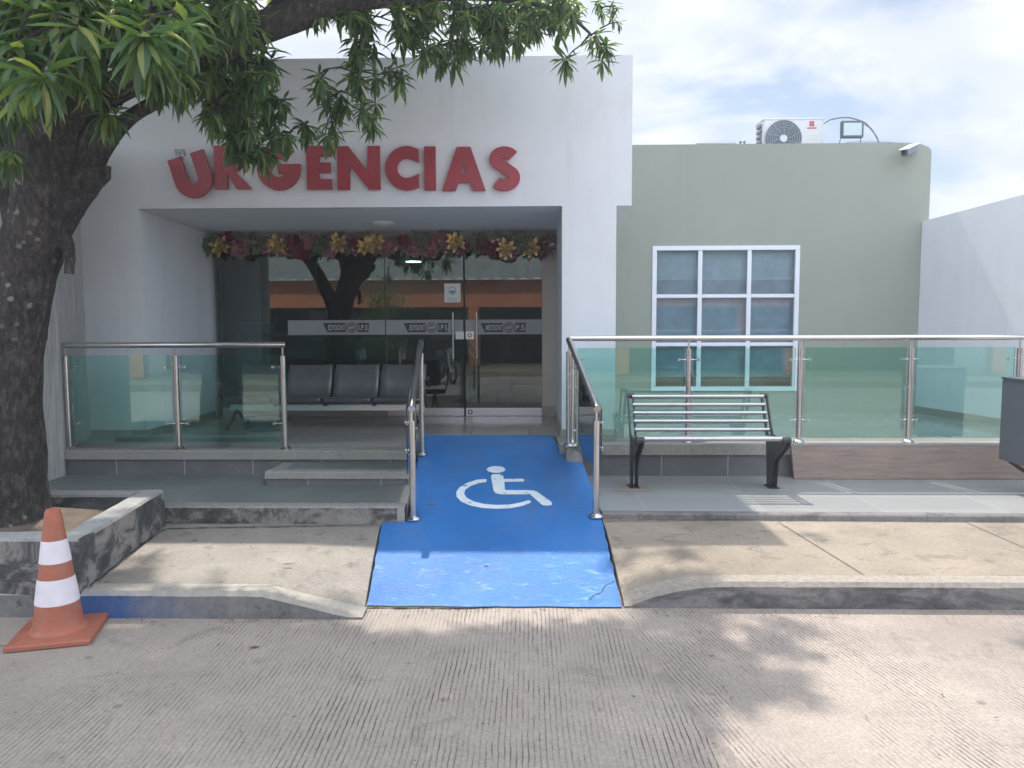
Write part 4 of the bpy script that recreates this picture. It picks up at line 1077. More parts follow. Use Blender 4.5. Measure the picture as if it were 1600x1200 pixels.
# ------------------------------------------------------------------ waiting bench in the porch
wb = thing('waiting_bench', 'row of four grey steel waiting seats on a beam inside the porch', 'bench', (-2.2, 8.4, PZ))
bx0 = onY(362, 636, 8.35).x; bx1 = onY(655, 636, 8.35).x + 0.06
pw = (bx1 - bx0) / 4.0
zsB = onY(500, 570, 8.70).z; zsS = onY(500, 622, 8.2).z; zbm = onY(500, 636, 8.35).z
obj('beam', MB().box((bx0 - 0.02, 8.32, zbm - 0.035), (bx1 + 0.02, 8.38, zbm + 0.030)), M_steel2, wb, bevel=0.004)
for i in range(4):
    xa = bx0 + pw * i + 0.02; xb = xa + pw - 0.04
    mb = MB(); prof = [(8.13, zsS - 0.045), (8.12, zsS - 0.012), (8.15, zsS + 0.006), (8.35, zsS - 0.012), (8.50, zsS - 0.02), (8.56, zsS + 0.02), (8.60, zsS + 0.10), (8.68, zsB - 0.03), (8.71, zsB), (8.73, zsB - 0.01)]
    n = 8
    for (y, z) in prof:
        for j in range(n + 1):
            q = j / n; edge_ = 0.022 * (abs(2 * q - 1) ** 4); mb.v.append(Vector((xa + (xb - xa) * q, y - edge_, z + edge_ * 0.4)))
    for a in range(len(prof) - 1):
        for j in range(n): b = a * (n + 1) + j; mb.f.append((b, b + 1, b + n + 2, b + n + 1))
    o = obj('seat_shell', mb, M_seat, wb, smooth=True, fix=False)
    md = o.modifiers.new('solid', 'SOLIDIFY'); md.thickness = 0.012
    if i < 3:
        obj('seat_bracket', MB().box((xb + 0.008, 8.2, zsS - 0.09), (xb + 0.032, 8.62, zsS - 0.02)).bar((xb + 0.02, 8.60, zsS - 0.05), (xb + 0.02, 8.69, zsB - 0.06), 0.016, 0.02), M_black, wb)
for s, xx in ((-1, bx0 - 0.0), (1, bx1 + 0.0)):
    arm = MB().tube([(xx + s * 0.02, 8.33, zbm), (xx + s * 0.03, 8.10, zsS + 0.05), (xx + s * 0.03, 8.14, zsS + 0.19), (xx + s * 0.03, 8.48, zsS + 0.20), (xx + s * 0.02, 8.60, zsS + 0.08)], 0.014, 8)
    obj('armrest', arm, M_black, wb, smooth=True)
for xx in (bx0 + 0.06, bx1 - 0.12):
    leg = MB().tube([(xx, 8.05, PZ + 0.02), (xx, 8.2, PZ + 0.09), (xx, 8.35, zbm - 0.02), (xx, 8.5, PZ + 0.09), (xx, 8.66, PZ + 0.02)], 0.019, 8)
    leg.lathe((xx, 8.05, PZ + 0.003), [(0.025, 0), (0.025, 0.014)], 10).lathe((xx, 8.66, PZ + 0.003), [(0.025, 0), (0.025, 0.014)], 10)
    obj('leg', leg, M_black, wb, smooth=True)

# ------------------------------------------------------------------ green building
grn = thing('annex_building', 'sage green flat-roofed annex with one large nine-pane window', 'building', (3.2, YG, PZ))
gzt = onY(1200, 224.5, YG).z; gxr = onY(1452, 330, YG).x
rad = 0.20
fr_ = [(xRo - 0.3, YG, 0.3), (gxr, YG, 0.3)] + [(gxr - rad + rad * math.cos(R(a)) * 1.6 - 0 if False else gxr - rad * 1.6 + rad * 1.6 * math.cos(R(a)), YG, gzt - rad * 0.55 + rad * 0.55 * math.sin(R(a))) for a in range(0, 91, 10)] + [(xRo - 0.3, YG, gzt)]
# window opening cut: build the wall from pieces around it
wx0, wz0, wx1, wz1 = wrect(1018, 611, 1247, 384, YG)
wx0, wz0 = onY(1017, 611, YG).x, onY(1120, 611, YG).z; wx1, wz1 = onY(1247, 500, YG).x, onY(1120, 384, YG).z
D = 0.22
mb = MB().box((xRo - 0.3, YG, 0.3), (wx0, YG + D, wz1)).box((wx1, YG, 0.3), (gxr, YG + D, wz1)).box((wx0, YG, 0.3), (wx1, YG + D, wz0))
top = [(xRo - 0.3, YG, wz1), (gxr, YG, wz1)] + [(gxr - rad * 1.6 + rad * 1.6 * math.cos(R(a)), YG, gzt - rad * 0.55 + rad * 0.55 * math.sin(R(a))) for a in range(0, 91, 10)] + [(xRo - 0.3, YG, gzt)]
mb.prism(top, (0, D, 0))
bm = bmesh.new(); me = bpy.data.meshes.new('w'); me.from_pydata(mb.v, [], mb.f); bm.from_mesh(me); bmesh.ops.remove_doubles(bm, verts=bm.verts, dist=0.0005); bm.to_mesh(me); bm.free()
wall_me = me
obj('wall', wall_me, M_green, grn)
obj('side_wall', MB().box((gxr - 0.2, YG + D, 0.3), (gxr - 0.001, YG + 6, gzt - 0.12)).box((xRo + 0.1, YG + 5.8, 0.3), (gxr - 0.2, YG + 6, gzt - 0.12)), M_green, grn)
obj('roof', MB().box((xRo - 0.3, YG + D, gzt - 0.32), (gxr - 0.2, YG + 5.8, gzt - 0.2)), M_curb, grn)
win = obj('window_frame', MB(), None, None) if False else None
fw = 0.055
wf = MB()
wf.box((wx0 - 0.0, YG - 0.015, wz1 - fw), (wx1, YG + 0.06, wz1)).box((wx0, YG - 0.015, wz0), (wx1, YG + 0.06, wz0 + fw))
wf.box((wx0, YG - 0.015, wz0 + fw), (wx0 + fw, YG + 0.06, wz1 - fw)).box((wx1 - fw, YG - 0.015, wz0 + fw), (wx1, YG + 0.06, wz1 - fw))
mxs = [onY(1093, 480, YG).x, onY(1169.5, 480, YG).x]
mzs = [onY(1130, 462.5, YG).z, onY(1130, 538, YG).z]
for x in mxs: wf.box((x - 0.026, YG - 0.008, wz0 + fw), (x + 0.026, YG + 0.055, wz1 - fw))
colsx = [wx0 + fw, mxs[0] - 0.026, mxs[0] + 0.026, mxs[1] - 0.026, mxs[1] + 0.026, wx1 - fw]
for z in mzs:
    for k in range(3): wf.box((colsx[2 * k], YG - 0.010, z - 0.022), (colsx[2 * k + 1], YG + 0.053, z + 0.022))
win = obj('window', wf, M_winframe, grn, bevel=0.004)
rowsz = [wz0 + fw, mzs[1] - 0.022, mzs[1] + 0.022, mzs[0] - 0.022, mzs[0] + 0.022, wz1 - fw]
for i in range(3):
    for j in range(3):
        xa, xb = colsx[2 * i], colsx[2 * i + 1]; za, zb_ = rowsz[2 * j], rowsz[2 * j + 1]
        obj('pane', MB().box((xa, YG + 0.022, za), (xb, YG + 0.027, zb_)), M_wglass, win)
        s_ = 0.008
        gk = MB().box((xa, YG + 0.012, za), (xa + s_, YG + 0.021, zb_)).box((xb - s_, YG + 0.012, za), (xb, YG + 0.021, zb_)).box((xa + s_, YG + 0.012, za), (xb - s_, YG + 0.021, za + s_)).box((xa + s_, YG + 0.012, zb_ - s_), (xb - s_, YG + 0.021, zb_))
        obj('gasket', gk, M_acg, win)
obj('blind', MB().box((wx0 + 0.01, YG + 0.11, wz0 + 0.17), (wx1 - 0.01, YG + 0.115, wz1 - 0.02)), M_blind, grn)
obj('inner_ledge', MB().box((wx0 + 0.01, YG + 0.15, wz0 + 0.02), (wx1 - 0.01, YG + 0.3, wz0 + 0.16)), M_brickred, grn)

# right white wall, splayed
a0 = onZ(1429, 645, PZ); a0 = Vector((a0.x, YG, 0)); dd = Vector((0.26, -1.23, 0)).normalized()
wt0 = onY(1434, 346, YG).z
wall_end = a0 + dd * 3.6
# top height at the frame edge
def wall_hit(u, v):
    d = ray(u, v); n = Vector((dd.y, -dd.x, 0)); t = (a0 - Vector((0, 0, 0))).dot(n) / d.dot(n); return EYE + d * t
wt1p = wall_hit(1600, 303); sl = (wt1p.z - wt0) / (Vector((wt1p.x, wt1p.y, 0)) - a0).length
nrm = Vector((-dd.y, dd.x, 0))   # to +x
if nrm.x < 0: nrm = -nrm
mb = MB().prism([(a0.x, a0.y, 0.3), (wall_end.x, wall_end.y, 0.3), (wall_end.x, wall_end.y, wt0 + sl * 3.6), (a0.x, a0.y, wt0)], nrm * 0.2)
rw = thing('boundary_wall', 'white plastered side wall closing the right end of the platform', 'wall', (a0.x, a0.y, PZ))
obj('wall', mb, M_white, rw, bevel=0.006)
mb = MB().prism([a0 + Vector((0, 0, PZ)) - nrm * 0.012, wall_end + Vector((0, 0, PZ)) - nrm * 0.012, wall_end + Vector((0, 0, PZ + 0.09)) - nrm * 0.012, a0 + Vector((0, 0, PZ + 0.09)) - nrm * 0.012], nrm * 0.011)
obj('baseboard', mb, M_base, rw)

# left stone-clad wall
lw = thing('boundary_wall', 'grey streaky stone-clad wall behind the tree trunk at the left edge', 'wall', (-4.4, 7.0, 0))
wallpts = [(xLp - 0.002, YF - 0.003), (onZ(103, 743, TL).x, onZ(103, 743, TL).y - 0.02), (onZ(74, 752, TL).x, onZ(74, 752, TL).y), (-4.35, 5.9), (-4.7, 4.7)]
print('lw', wallpts)
for i in range(len(wallpts) - 1):
    (xa, ya), (xb, yb) = wallpts[i], wallpts[i + 1]
    d = Vector((xb - xa, yb - ya, 0)).normalized(); n = Vector((d.y, -d.x, 0))
    if n.x > 0: n = -n
    obj('cladding_panel', MB().prism([(xa, ya, 0.1), (xb, yb, 0.1), (xb, yb, 3.4), (xa, ya, 3.4)], n * 0.25), M_stone, lw)

# ------------------------------------------------------------------ railings
def post(mb_, x, y, z0, z1):
    mb_.tube([(x, y, z0 + 0.004), (x, y, z1)], 0.0255, 16)
    mb_.lathe((x, y, z0 + 0.002), [(0.055, 0), (0.055, 0.008), (0.04, 0.022), (0.028, 0.03)], 20)
def railing(name, label, posts, ztop, rail, panels, group, par_dir, gap=0.0, glass_off=(0, 0)):
    t = thing(name, label, 'railing', (posts[0][0], posts[0][1], posts[0][2]), group)
    for (x, y, z0, z1) in posts:
        pm = MB(); post(pm, x, y, z0, z1 - 0.10); p = obj('post', pm, M_steel, t, smooth=True)
        obj('rail_pin', MB().tube([(x, y, z1 - 0.10), (x, y, z1)], 0.009, 8), M_steel, p, smooth=True)
    rm = MB().tube(rail, 0.0265, 18)
    obj('handrail', rm, M_steel, t, smooth=True)
    for e in (rail[0], rail[-1]):
        pass
    for (a, b, zlo_a, zlo_b, zhi_a, zhi_b) in panels:
        a = Vector((*a, 0)); b = Vector((*b, 0)); d = (b - a).normalized(); n = Vector((-d.y, d.x, 0)) * 0.005
        g = obj('glass_panel', MB().prism([a - n + Vector((0, 0, zlo_a)), b - n + Vector((0, 0, zlo_b)), b - n + Vector((0, 0, zhi_b)), a - n + Vector((0, 0, zhi_a))], n * 2), M_rglass, t)
        for q, zl, zh, s in ((a, zlo_a, zhi_a, -1), (b, zlo_b, zhi_b, 1)):
            for zz_ in (zh - 0.11, zl + 0.17):
                c0 = q - d * s * 0.045 + Vector((0, 0, zz_)); c1 = q + d * s * 0.045 + Vector((0, 0, zz_))
                cl_ = MB(); cl_.tube([c0, c1], 0.006, 8); cl_.tube([c0 - n * 3.2, c0 + n * 3.2], 0.013, 10)
                obj('glass_clamp', cl_, M_steel, g, smooth=True)
    return t
# left front
yl = YPL + 0.075
zr = onY(270, 539, yl).z
pl_ = [onY(u, 640, yl).x for u in (106, 277, 444)]
railing('glass_railing', 'steel and green glass railing on the left platform, next to the tree', [(x, yl, PZ + 0.004, zr) for x in pl_], zr,
        [(pl_[0] - 0.05, yl, zr), (pl_[2] + 0.03, yl, zr)],
        [((pl_[k] + 0.045, yl + 0.0), (pl_[k + 1] - 0.045, yl + 0.0), PZ + 0.07, PZ + 0.07, zr - 0.09, zr - 0.09) for k in range(2)], 'steel and green glass railings', None)
# right front
yr = YPR + 0.075
zr2 = onY(1200, 528, yr).z
pr_ = [onY(u, 620, yr).x for u in (894, 1075, 1249, 1421, 1590)]
railing('glass_railing', 'long steel and green glass railing behind the steel bench', [(x, yr, PZ + 0.006, zr2) for x in pr_], zr2,
        [(pr_[0] - 0.03, yr, zr2), (pr_[4] + 0.02, yr, zr2)],
        [((pr_[k] + 0.045, yr), (pr_[k + 1] - 0.045, yr), PZ + 0.05, PZ + 0.05, zr2 - 0.09, zr2 - 0.09) for k in range(4)], 'steel and green glass railings', None)
# return to the wall on the right end
zz0 = zr2
x4 = pr_[4]
railing('glass_railing', 'short end stretch of railing turning towards the street at the far right', [(x4 + 0.5, yr - 0.9, TR, zr2)], zr2, [(x4 + 0.02, yr - 0.01, zr2), (x4 + 0.5, yr - 0.9, zr2)], [], 'steel and green glass railings', None) if False else None
# ramp right
lo = on_ramp(931, 808); 
def zz_at(u, v, y): return onY(u, v, y).z
p_lo = (lo.x, lo.y); z_lo = zz_at(931, 636, lo.y)
p_hi = (onY(889, 600, YBLK + 0.10).x, YBLK + 0.10); z_hi = zz_at(889, 532, YBLK + 0.10)
def sloped_rail(label, p_lo, z_lo, p_hi, z_hi, hi_base, gshift):
    a = Vector((*p_lo, z_lo)); b = Vector((*p_hi, z_hi)); d = (a - b).normalized()
    gs = Vector((gshift, 0, 0))
    posts = [(p_lo[0], p_lo[1], rz(p_lo[1]), z_lo), (p_hi[0], p_hi[1], hi_base, z_hi)]
    ga = Vector((p_lo[0] + gshift, p_lo[1] + 0.07, 0)); gb = Vector((p_hi[0] + gshift, p_hi[1] - 0.05, 0))
    railing('glass_railing', label, posts, 0, [tuple(a + d * 0.035), tuple(b - d * 0.02)],
            [((ga.x, ga.y), (gb.x, gb.y), rz(ga.y) + 0.32, rz(gb.y) + 0.10, z_lo - 0.02, z_hi - 0.13)], 'steel and green glass railings', None)
sloped_rail('sloping steel and glass handrail on the right edge of the blue ramp', p_lo, z_lo, p_hi, z_hi, PZ, 0.045)
print('rr', p_lo, z_lo, p_hi, z_hi)
lo = on_ramp(646, 812); hi = on_ramp(660, 711)
sloped_rail('sloping steel and glass handrail on the left edge of the blue ramp', (lo.x, lo.y), zz_at(646, 636, lo.y), (hi.x, hi.y), zz_at(659, 535, hi.y), rz(hi.y), -0.05)
print('lr', lo, hi)

# ------------------------------------------------------------------ steel bench
sb = thing('steel_bench', 'bench of polished steel tubes on black frames, on the right landing', 'bench', (1.54, 6.75, TR))
bzs = TR
bl_, br_ = onY(990, 760, 6.68).x, onY(1205, 758, 6.68).x
BY = -0.13
def side_frame(x):
    z0 = bzs
    seat = [(6.40, z0 + 0.455), (6.42, z0 + 0.415), (6.70, z0 + 0.24), (6.745, z0 + 0.0), (6.85, z0 + 0.0), (6.895, z0 + 0.38), (6.91, z0 + 0.43)]
    back = [(6.97, z0 + 0.55), (7.095, z0 + 0.775), (7.08, z0 + 0.80), (7.05, z0 + 0.785), (6.92, z0 + 0.54), (6.86, z0 + 0.455), (6.6, z0 + 0.44), (6.46, z0 + 0.495), (6.42, z0 + 0.49)]
    hole = [(6.775, z0 + 0.22), (6.79, z0 + 0.05), (6.83, z0 + 0.05), (6.845, z0 + 0.22)]
    hole2 = [(6.56, z0 + 0.38), (6.72, z0 + 0.285), (6.84, z0 + 0.275), (6.855, z0 + 0.385), (6.7, z0 + 0.40)]
    hole3 = [(6.915, z0 + 0.505), (6.935, z0 + 0.495), (7.07, z0 + 0.745), (7.05, z0 + 0.755)]
    for sd_x in (-0.022, 0.022):
        me = curve_mesh([seat + back], 0.012)
        for v in me.vertices: v.co = Vector((x + sd_x + v.co.z, v.co.x + BY, v.co.y))
        o = obj('side_plate', me, M_black, sb)
    obj('end_boss', MB().tube([(x - 0.032, 7.07 + BY, z0 + 0.775), (x + 0.032, 7.07 + BY, z0 + 0.775)], 0.022, 12), M_black, sb, smooth=True)
    obj('end_boss', MB().tube([(x - 0.034, 6.445 + BY, z0 + 0.462), (x + 0.034, 6.445 + BY, z0 + 0.462)], 0.030, 12), M_black, sb, smooth=True)
    obj('foot_plate', MB().box((x - 0.045, 6.71 + BY, z0 + 0.001), (x + 0.045, 6.88 + BY, z0 + 0.008)), M_black, sb)
side_frame(bl_); side_frame(br_)
for k in range(5):
    q = k / 4; y = 6.875 + 0.185 * q + BY; z = bzs + 0.495 + 0.275 * q
    obj('back_slat', MB().tube([(bl_ + 0.012, y - 0.012, z), (br_ - 0.012, y - 0.012, z)], 0.017, 14), M_benchsteel, sb, smooth=True)
for k in range(6):
    y = 6.455 + 0.075 * k + BY; z = bzs + 0.468 - 0.010 * min(k, 3) - 0.006 * max(0, k - 3)
    obj('seat_slat', MB().tube([(bl_ + 0.012, y, z + 0.006), (br_ - 0.012, y, z + 0.006)], 0.021 if k == 0 else 0.016, 14), M_benchsteel, sb, smooth=True)
tag(obj('concrete_patch', MB().add([onZ(960, 768, TR + 0.0025), onZ(1016, 768, TR + 0.0025), onZ(1012, 761, TR + 0.0025), onZ(966, 761, TR + 0.0025)], [(0, 1, 2, 3)]), M_conc), 'small pale cement patch under the left foot of the steel bench', 'patch')

# ------------------------------------------------------------------ leaning wooden board
bp = [onY(1236, 697, YPR - 0.055), onY(1640, 697, YPR - 0.055), onY(1640, 743, YPR - 0.13), onY(1241, 747, YPR - 0.13)]
for q_ in bp[2:]: q_.z = TR + 0.004
n_ = (bp[1] - bp[0]).cross(bp[3] - bp[0]).normalized()
if n_.y > 0: n_ = -n_
mb = MB().prism([p for p in bp], -n_ * 0.035)
b_ = obj('wooden_board', mb, M_wood, None, bevel=0.003)
tag(b_, 'long weathered brown board leaning against the right platform front', 'board')

# ------------------------------------------------------------------ litter bin at the right edge
xb0 = onY(1563, 650, 6.55).x; zt_ = onY(1563, 592, 6.55).z; zb0 = onY(1563, 717, 6.55).z
bn = thing('litter_bin', 'charcoal metal litter bin on a slanted leg at the right edge', 'bin', (xb0 + 0.2, 6.4, TR))
bb = MB().box((xb0, 6.10, zb0), (xb0 + 0.42, 6.55, zt_))
obj('bin_body', bb, M_bin, bn, bevel=0.006)
obj('bin_rim', MB().box((xb0 - 0.006, 6.094, zt_ + 0.001), (xb0 + 0.426, 6.556, zt_ + 0.018)), M_bin, bn, bevel=0.003)
obj('leg', MB().bar((xb0 + 0.03, 6.45, zb0), (xb0 + 0.38, 6.35, TR + 0.01), 0.03, 0.03).bar((xb0 + 0.38, 6.35, TR + 0.005), (xb0 + 0.38, 6.35, zb0), 0.04, 0.04), M_black, bn)

# ------------------------------------------------------------------ roof things
YA = 10.35
ac = thing('air_conditioner', 'white outdoor air conditioning unit on the annex roof', 'air conditioner', (onY(1235, 200, YA).x, YA, gzt - 0.2))
ax0, ax1 = onY(1192, 200, YA).x, onY(1287, 200, YA).x; azt = onY(1235, 185, YA).z; azb = azt - 0.58
obj('case', MB().box((ax0, YA, azb), (ax1, YA + 0.32, azt)), M_acw, ac, bevel=0.018)
obj('top_lid', MB().box((ax0 - 0.006, YA - 0.006, azt - 0.022), (ax1 + 0.006, YA + 0.326, azt + 0.006)), M_acw, ac, bevel=0.008)
fc = (onY(1223.5, 217, YA - 0.01).x, YA - 0.012, onY(1223.5, 217, YA - 0.01).z); fr = 0.235
obj('fan_recess', MB().lathe(fc, [(fr, 0.0), (fr, -0.008)], 40, 'Y'), M_acg, ac)
gm = MB()
for k in range(7):
    r = fr * (0.25 + 0.75 * k / 6); gm.tube([(fc[0] + r * math.cos(a * PI / 20), YA - 0.026, fc[2] + r * math.sin(a * PI / 20)) for a in range(41)], 0.0045, 6, cap=False)
for k in range(10):
    a = 2 * PI * k / 10; gm.tube([(fc[0] + 0.05 * math.cos(a), YA - 0.028, fc[2] + 0.05 * math.sin(a)), (fc[0] + fr * math.cos(a + 0.35), YA - 0.028, fc[2] + fr * math.sin(a + 0.35))], 0.004, 6)
obj('fan_grille', gm, plain('blue_grey_wire', (0.30, 0.34, 0.40), 0.5), ac)
obj('fan_hub', MB().lathe((fc[0], YA - 0.022, fc[2]), [(0.05, 0.0), (0.045, 0.018)], 24, 'Y'), M_acw, ac)
sd_ = MB()
for k in range(7): sd_.box((ax0 - 0.03, YA + 0.03, azt - 0.10 - 0.068 * k), (ax0 - 0.002, YA + 0.2, azt - 0.06 - 0.068 * k))
obj('side_fins', sd_, M_acg, ac)
lgx, lgz = onY(1269, 192, YA - 0.01).x, onY(1269, 193, YA - 0.01).z
lgm = MB()
for i in range(2):
    for j in range(2): lgm.box((lgx - 0.032 + 0.034 * i, YA - 0.003, lgz - 0.032 + 0.034 * j), (lgx - 0.003 + 0.034 * i, YA - 0.0005, lgz - 0.003 + 0.034 * j))
lgm.box((lgx - 0.06, YA - 0.003, lgz - 0.062), (lgx + 0.06, YA - 0.0005, lgz - 0.048))
obj('red_emblem', lgm, M_redm, ac)
obj('label_sticker', MB().box((lgx - 0.06, YA - 0.002, lgz - 0.15), (lgx + 0.07, YA - 0.0004, lgz - 0.10)).box((lgx - 0.06, YA - 0.002, lgz - 0.19), (lgx + 0.07, YA - 0.0004, lgz - 0.183)), M_paper, ac)
obj('mounting_foot', MB().box((ax0 + 0.08, YA + 0.02, gzt - 0.2), (ax0 + 0.14, YA + 0.3, azb)).box((ax1 - 0.14, YA + 0.02, gzt - 0.2), (ax1 - 0.08, YA + 0.3, azb)), M_black, ac)
# floodlight
YFl = 9.95
fl = thing('floodlight', 'square black-rimmed floodlight standing on the annex roof edge', 'floodlight', (onY(1332, 200, YFl).x, YFl, gzt))
x0, z0, x1, z1 = wrect(1314, 188, 1350.5, 215.5, YFl)
obj('housing', MB().box((x0, YFl, z0), (x1, YFl + 0.05, z1)), plain('slate_floodlight_rim', (0.10, 0.13, 0.18), 0.5), fl, bevel=0.012)
obj('lens', MB().box((x0 + 0.03, YFl - 0.004, z0 + 0.03), (x1 - 0.03, YFl, z1 - 0.03)), plain('pale_lens', (0.50, 0.60, 0.62), 0.15), fl)
obj('bracket', MB().tube([(x0 + 0.01, YFl + 0.02, z0 + 0.03), (x0 - 0.008, YFl + 0.02, z0 - 0.05), (x0 - 0.008, YFl + 0.02, gzt - 0.2)], 0.006, 6).tube([(x1 - 0.03, YFl + 0.02, z0 + 0.03), (x1 - 0.03, YFl + 0.02, gzt - 0.2)], 0.006, 6), M_acg, fl)
# cable
pts = [onY(*uv, YA - 0.15) for uv in ((1287, 193), (1297, 187), (1312, 184), (1326, 183.5), (1340, 187), (1352, 192), (1362, 202), (1370, 214), (1375, 228), (1377, 240))]
cb = MB().tube(pts, 0.009, 8)
tag(obj('roof_cable', cb, M_cable, smooth=True), 'grey cable arching from the air conditioner over the floodlight', 'cable')
pts = [onY(*uv, YFl + 0.1) for uv in ((1349, 193), (1358, 199), (1366, 209), (1372, 220), (1373, 232))]
tag(obj('roof_cable', MB().tube(pts, 0.005, 6), M_cable, smooth=True), 'thin cable running down beside the floodlight', 'cable')
pts = [onY(*uv, YG + 0.26) for uv in ((1320, 224), (1335, 222.4), (1360, 222.2), (1390, 222.6), (1409, 225), (1414, 228))]
tag(obj('roof_cable', MB().tube([p + Vector((0, 0, 0.004)) for p in pts], 0.004, 6), M_cable, smooth=True), 'thin cable lying along the parapet towards the security camera', 'cable')
# security camera
sc_ = thing('security_camera', 'white bullet security camera on the top right corner of the green wall', 'security camera', (onY(1418, 233, YG).x, YG, onY(1418, 233, YG).z))
pb = onY(1429, 231, YG - 0.03); pf = onY(1413, 239, YG - 0.26)
obj('camera_body', MB().bar(pb, pf, 0.085, 0.075), M_acg, sc_, bevel=0.008)
up_ = Vector((0, 0, 0.045)); obj('sun_shield', MB().bar(pb + up_, pf + up_ + (pf - pb) * 0.12, 0.11, 0.014), M_acw, sc_, bevel=0.004)
obj('lens', MB().tube([pf, pf + (pf - pb).normalized() * 0.012], 0.026, 14), M_black, sc_)
obj('bracket', MB().tube([pb + Vector((0.0, 0.0, 0.0)), (pb.x + 0.02, YG + 0.002, pb.z)], 0.016, 8).lathe((pb.x + 0.02, YG - 0.001, pb.z), [(0.035, 0.0), (0.03, 0.012)], 16, 'Y'), M_acw, sc_)
# roof sheet sliver and bits
rs_ = MB().prism([onY(1088, 224, YG + 1.5), onY(1150, 224, YG + 1.5), onY(1150, 221, YG + 1.5), onY(1108, 221.5, YG + 1.5)], (0, 0.8, 0.0))
tag(obj('roof_panel', rs_, M_acw), 'low pale metal sheet lying on the annex roof', 'roof panel')
for (u, lab) in ((1157, 'left one of two small roof spikes beside the pale sheet'), (1163, 'right one of two small roof spikes beside the pale sheet')):
    p = onY(u, 221, YG + 1.4); tag(obj('roof_spike', MB().tube([(p.x, p.y, p.z - 0.2), (p.x, p.y, p.z)], 0.012, 8).lathe((p.x, p.y, p.z - 0.012), [(0.02, 0), (0.022, 0.01), (0.01, 0.02)], 10), M_acg), lab, 'spike')

# ------------------------------------------------------------------ planter
xP = onZ(125, 924, 0.15).x; yP0 = onZ(125, 924, 0.15).y; yP1 = 5.50; zP = 0.435
pcs = thing('tree_planter', 'square mouldy plastered kerb box around the mango tree', 'planter', (-3.4, 5.0, 0.15))
def rwall(name, x0, y0, x1, y1, wdt, z0, z1, mat, par):
    """wall with uneven skin"""
    a = Vector((x0, y0, 0)); b = Vector((x1, y1, 0)); L = (b - a).length; d = (b - a).normalized(); n = Vector((-d.y, d.x, 0))
    k = max(3, int(L / 0.07)); mb = MB()
    secs = [(0, z0), (0, z0 + (z1 - z0) * .33), (0, z0 + (z1 - z0) * .66), (0, z1 - 0.015), (0.015, z1), (wdt * .5, z1 + 0.002), (wdt - 0.015, z1), (wdt, z1 - 0.015), (wdt, z0)]
    for i in range(k + 1):
        for (o_, z) in secs:
            q = a + d * L * i / k + n * o_; e = 0.009 * noise.noise(Vector((q.x * 5, q.y * 5, z * 9)))
            mb.v.append(Vector((q.x + n.x * e, q.y + n.y * e, z + 0.006 * noise.noise(Vector((q.x * 4, q.y * 4, 3))))))
    m = len(secs)
    for i in range(k):
        for j in range(m):
            a0_ = i * m + j; b0_ = i * m + (j + 1) % m; mb.f.append((a0_, b0_, b0_ + m, a0_ + m))
    mb.f.append(tuple(range(m))); mb.f.append(tuple(k * m + j for j in reversed(range(m))))
    return obj(name, mb, mat, par, smooth=True)
WB = 0.17
rwall('front_wall', -4.9, yP0, xP + 0.0, yP0, WB, 0.1, zP + 0.015, M_planter, pcs)
rwall('side_wall', xP, yP0 + 0.004, xP - 0.155, yP1, WB, 0.1, zP, M_planter, pcs)
rwall('back_wall', xP - WB - 0.14, yP1 + 0.0, -4.9, yP1 + 0.0, WB, 0.1, zP - 0.004, M_planter, pcs)
# soil
mb = MB(); nx_, ny_ = 24, 16
for j in range(ny_ + 1):
    for i in range(nx_ + 1):
        x = -4.9 + (xP - WB + 4.9 - 0.05) * i / nx_; y = yP0 + WB - 0.02 + (yP1 - 0.15 - yP0 - WB + 0.0) * j / ny_
        mb.v.append(Vector((x, y, 0.31 + 0.05 * noise.noise(Vector((x * 3, y * 3, 0))) + 0.05 * math.exp(-((x + 3.33) ** 2 + (y - 4.98) ** 2) / 0.15))))
for j in range(ny_):
    for i in range(nx_): a = j * (nx_ + 1) + i; mb.f.append((a, a + 1, a + nx_ + 2, a + nx_ + 1))
obj('soil', mb, M_soil, pcs, smooth=True)

# ------------------------------------------------------------------ traffic cone
cc = onZ(86, 986, 0.0)
cone = thing('traffic_cone', 'faded orange traffic cone with two white bands by the kerb', 'traffic cone', (cc.x, cc.y, 0))
Hc = onY(89, 793, cc.y).z
k0 = onZ(18, 1013, 0.0); k1 = onZ(125, 1011, 0); k2 = onZ(161, 970, 0); k3 = onZ(62, 972, 0)
bs_ = MB(); q4 = [k0, k1, k2, k3]; ctr = sum(q4, Vector()) / 4
# square-ish base with rounded corners
ang = math.atan2((k1 - k0).y, (k1 - k0).x); side = 0.40
ring_ = []
for c_ in range(4):
    for a in range(0, 91, 30):
        t = R(a + 90 * c_) ; r_ = 0.015; cx = (side / 2 - r_) * (1 if c_ in (0, 3) else -1); cy = (side / 2 - r_) * (1 if c_ in (0, 1) else -1)
        ring_.append((cx + r_ * math.cos(t), cy + r_ * math.sin(t)))
def tr_(p, sc=1.0, z=0):
    x, y = p[0] * sc, p[1] * sc; a = ang + 0.22; return Vector((ctr.x + x * math.cos(a) - y * math.sin(a), ctr.y + x * math.sin(a) + y * math.cos(a), z))
n = len(ring_)
for sc, z in ((1.0, 0.004), (1.0, 0.022), (0.97, 0.03), (0.72, 0.036)): bs_.v += [tr_(p, sc, z) for p in ring_]
for l in range(3):
    for i in range(n): a = l * n + i; b = l * n + (i + 1) % n; bs_.f.append((a, b, b + n, a + n))
bs_.f.append(tuple(3 * n + i for i in range(n))); bs_.f.append(tuple(reversed(range(n))))
obj('base', bs_, M_cone, cone)
cc = Vector((ctr.x, ctr.y, 0)); Hc = onY(89, 794, cc.y).z
print('cone h', Hc, cc)
r0, r1 = 0.124, 0.036
def cr_(z): return r0 + (r1 - r0) * (z - 0.04) / (Hc - 0.04)
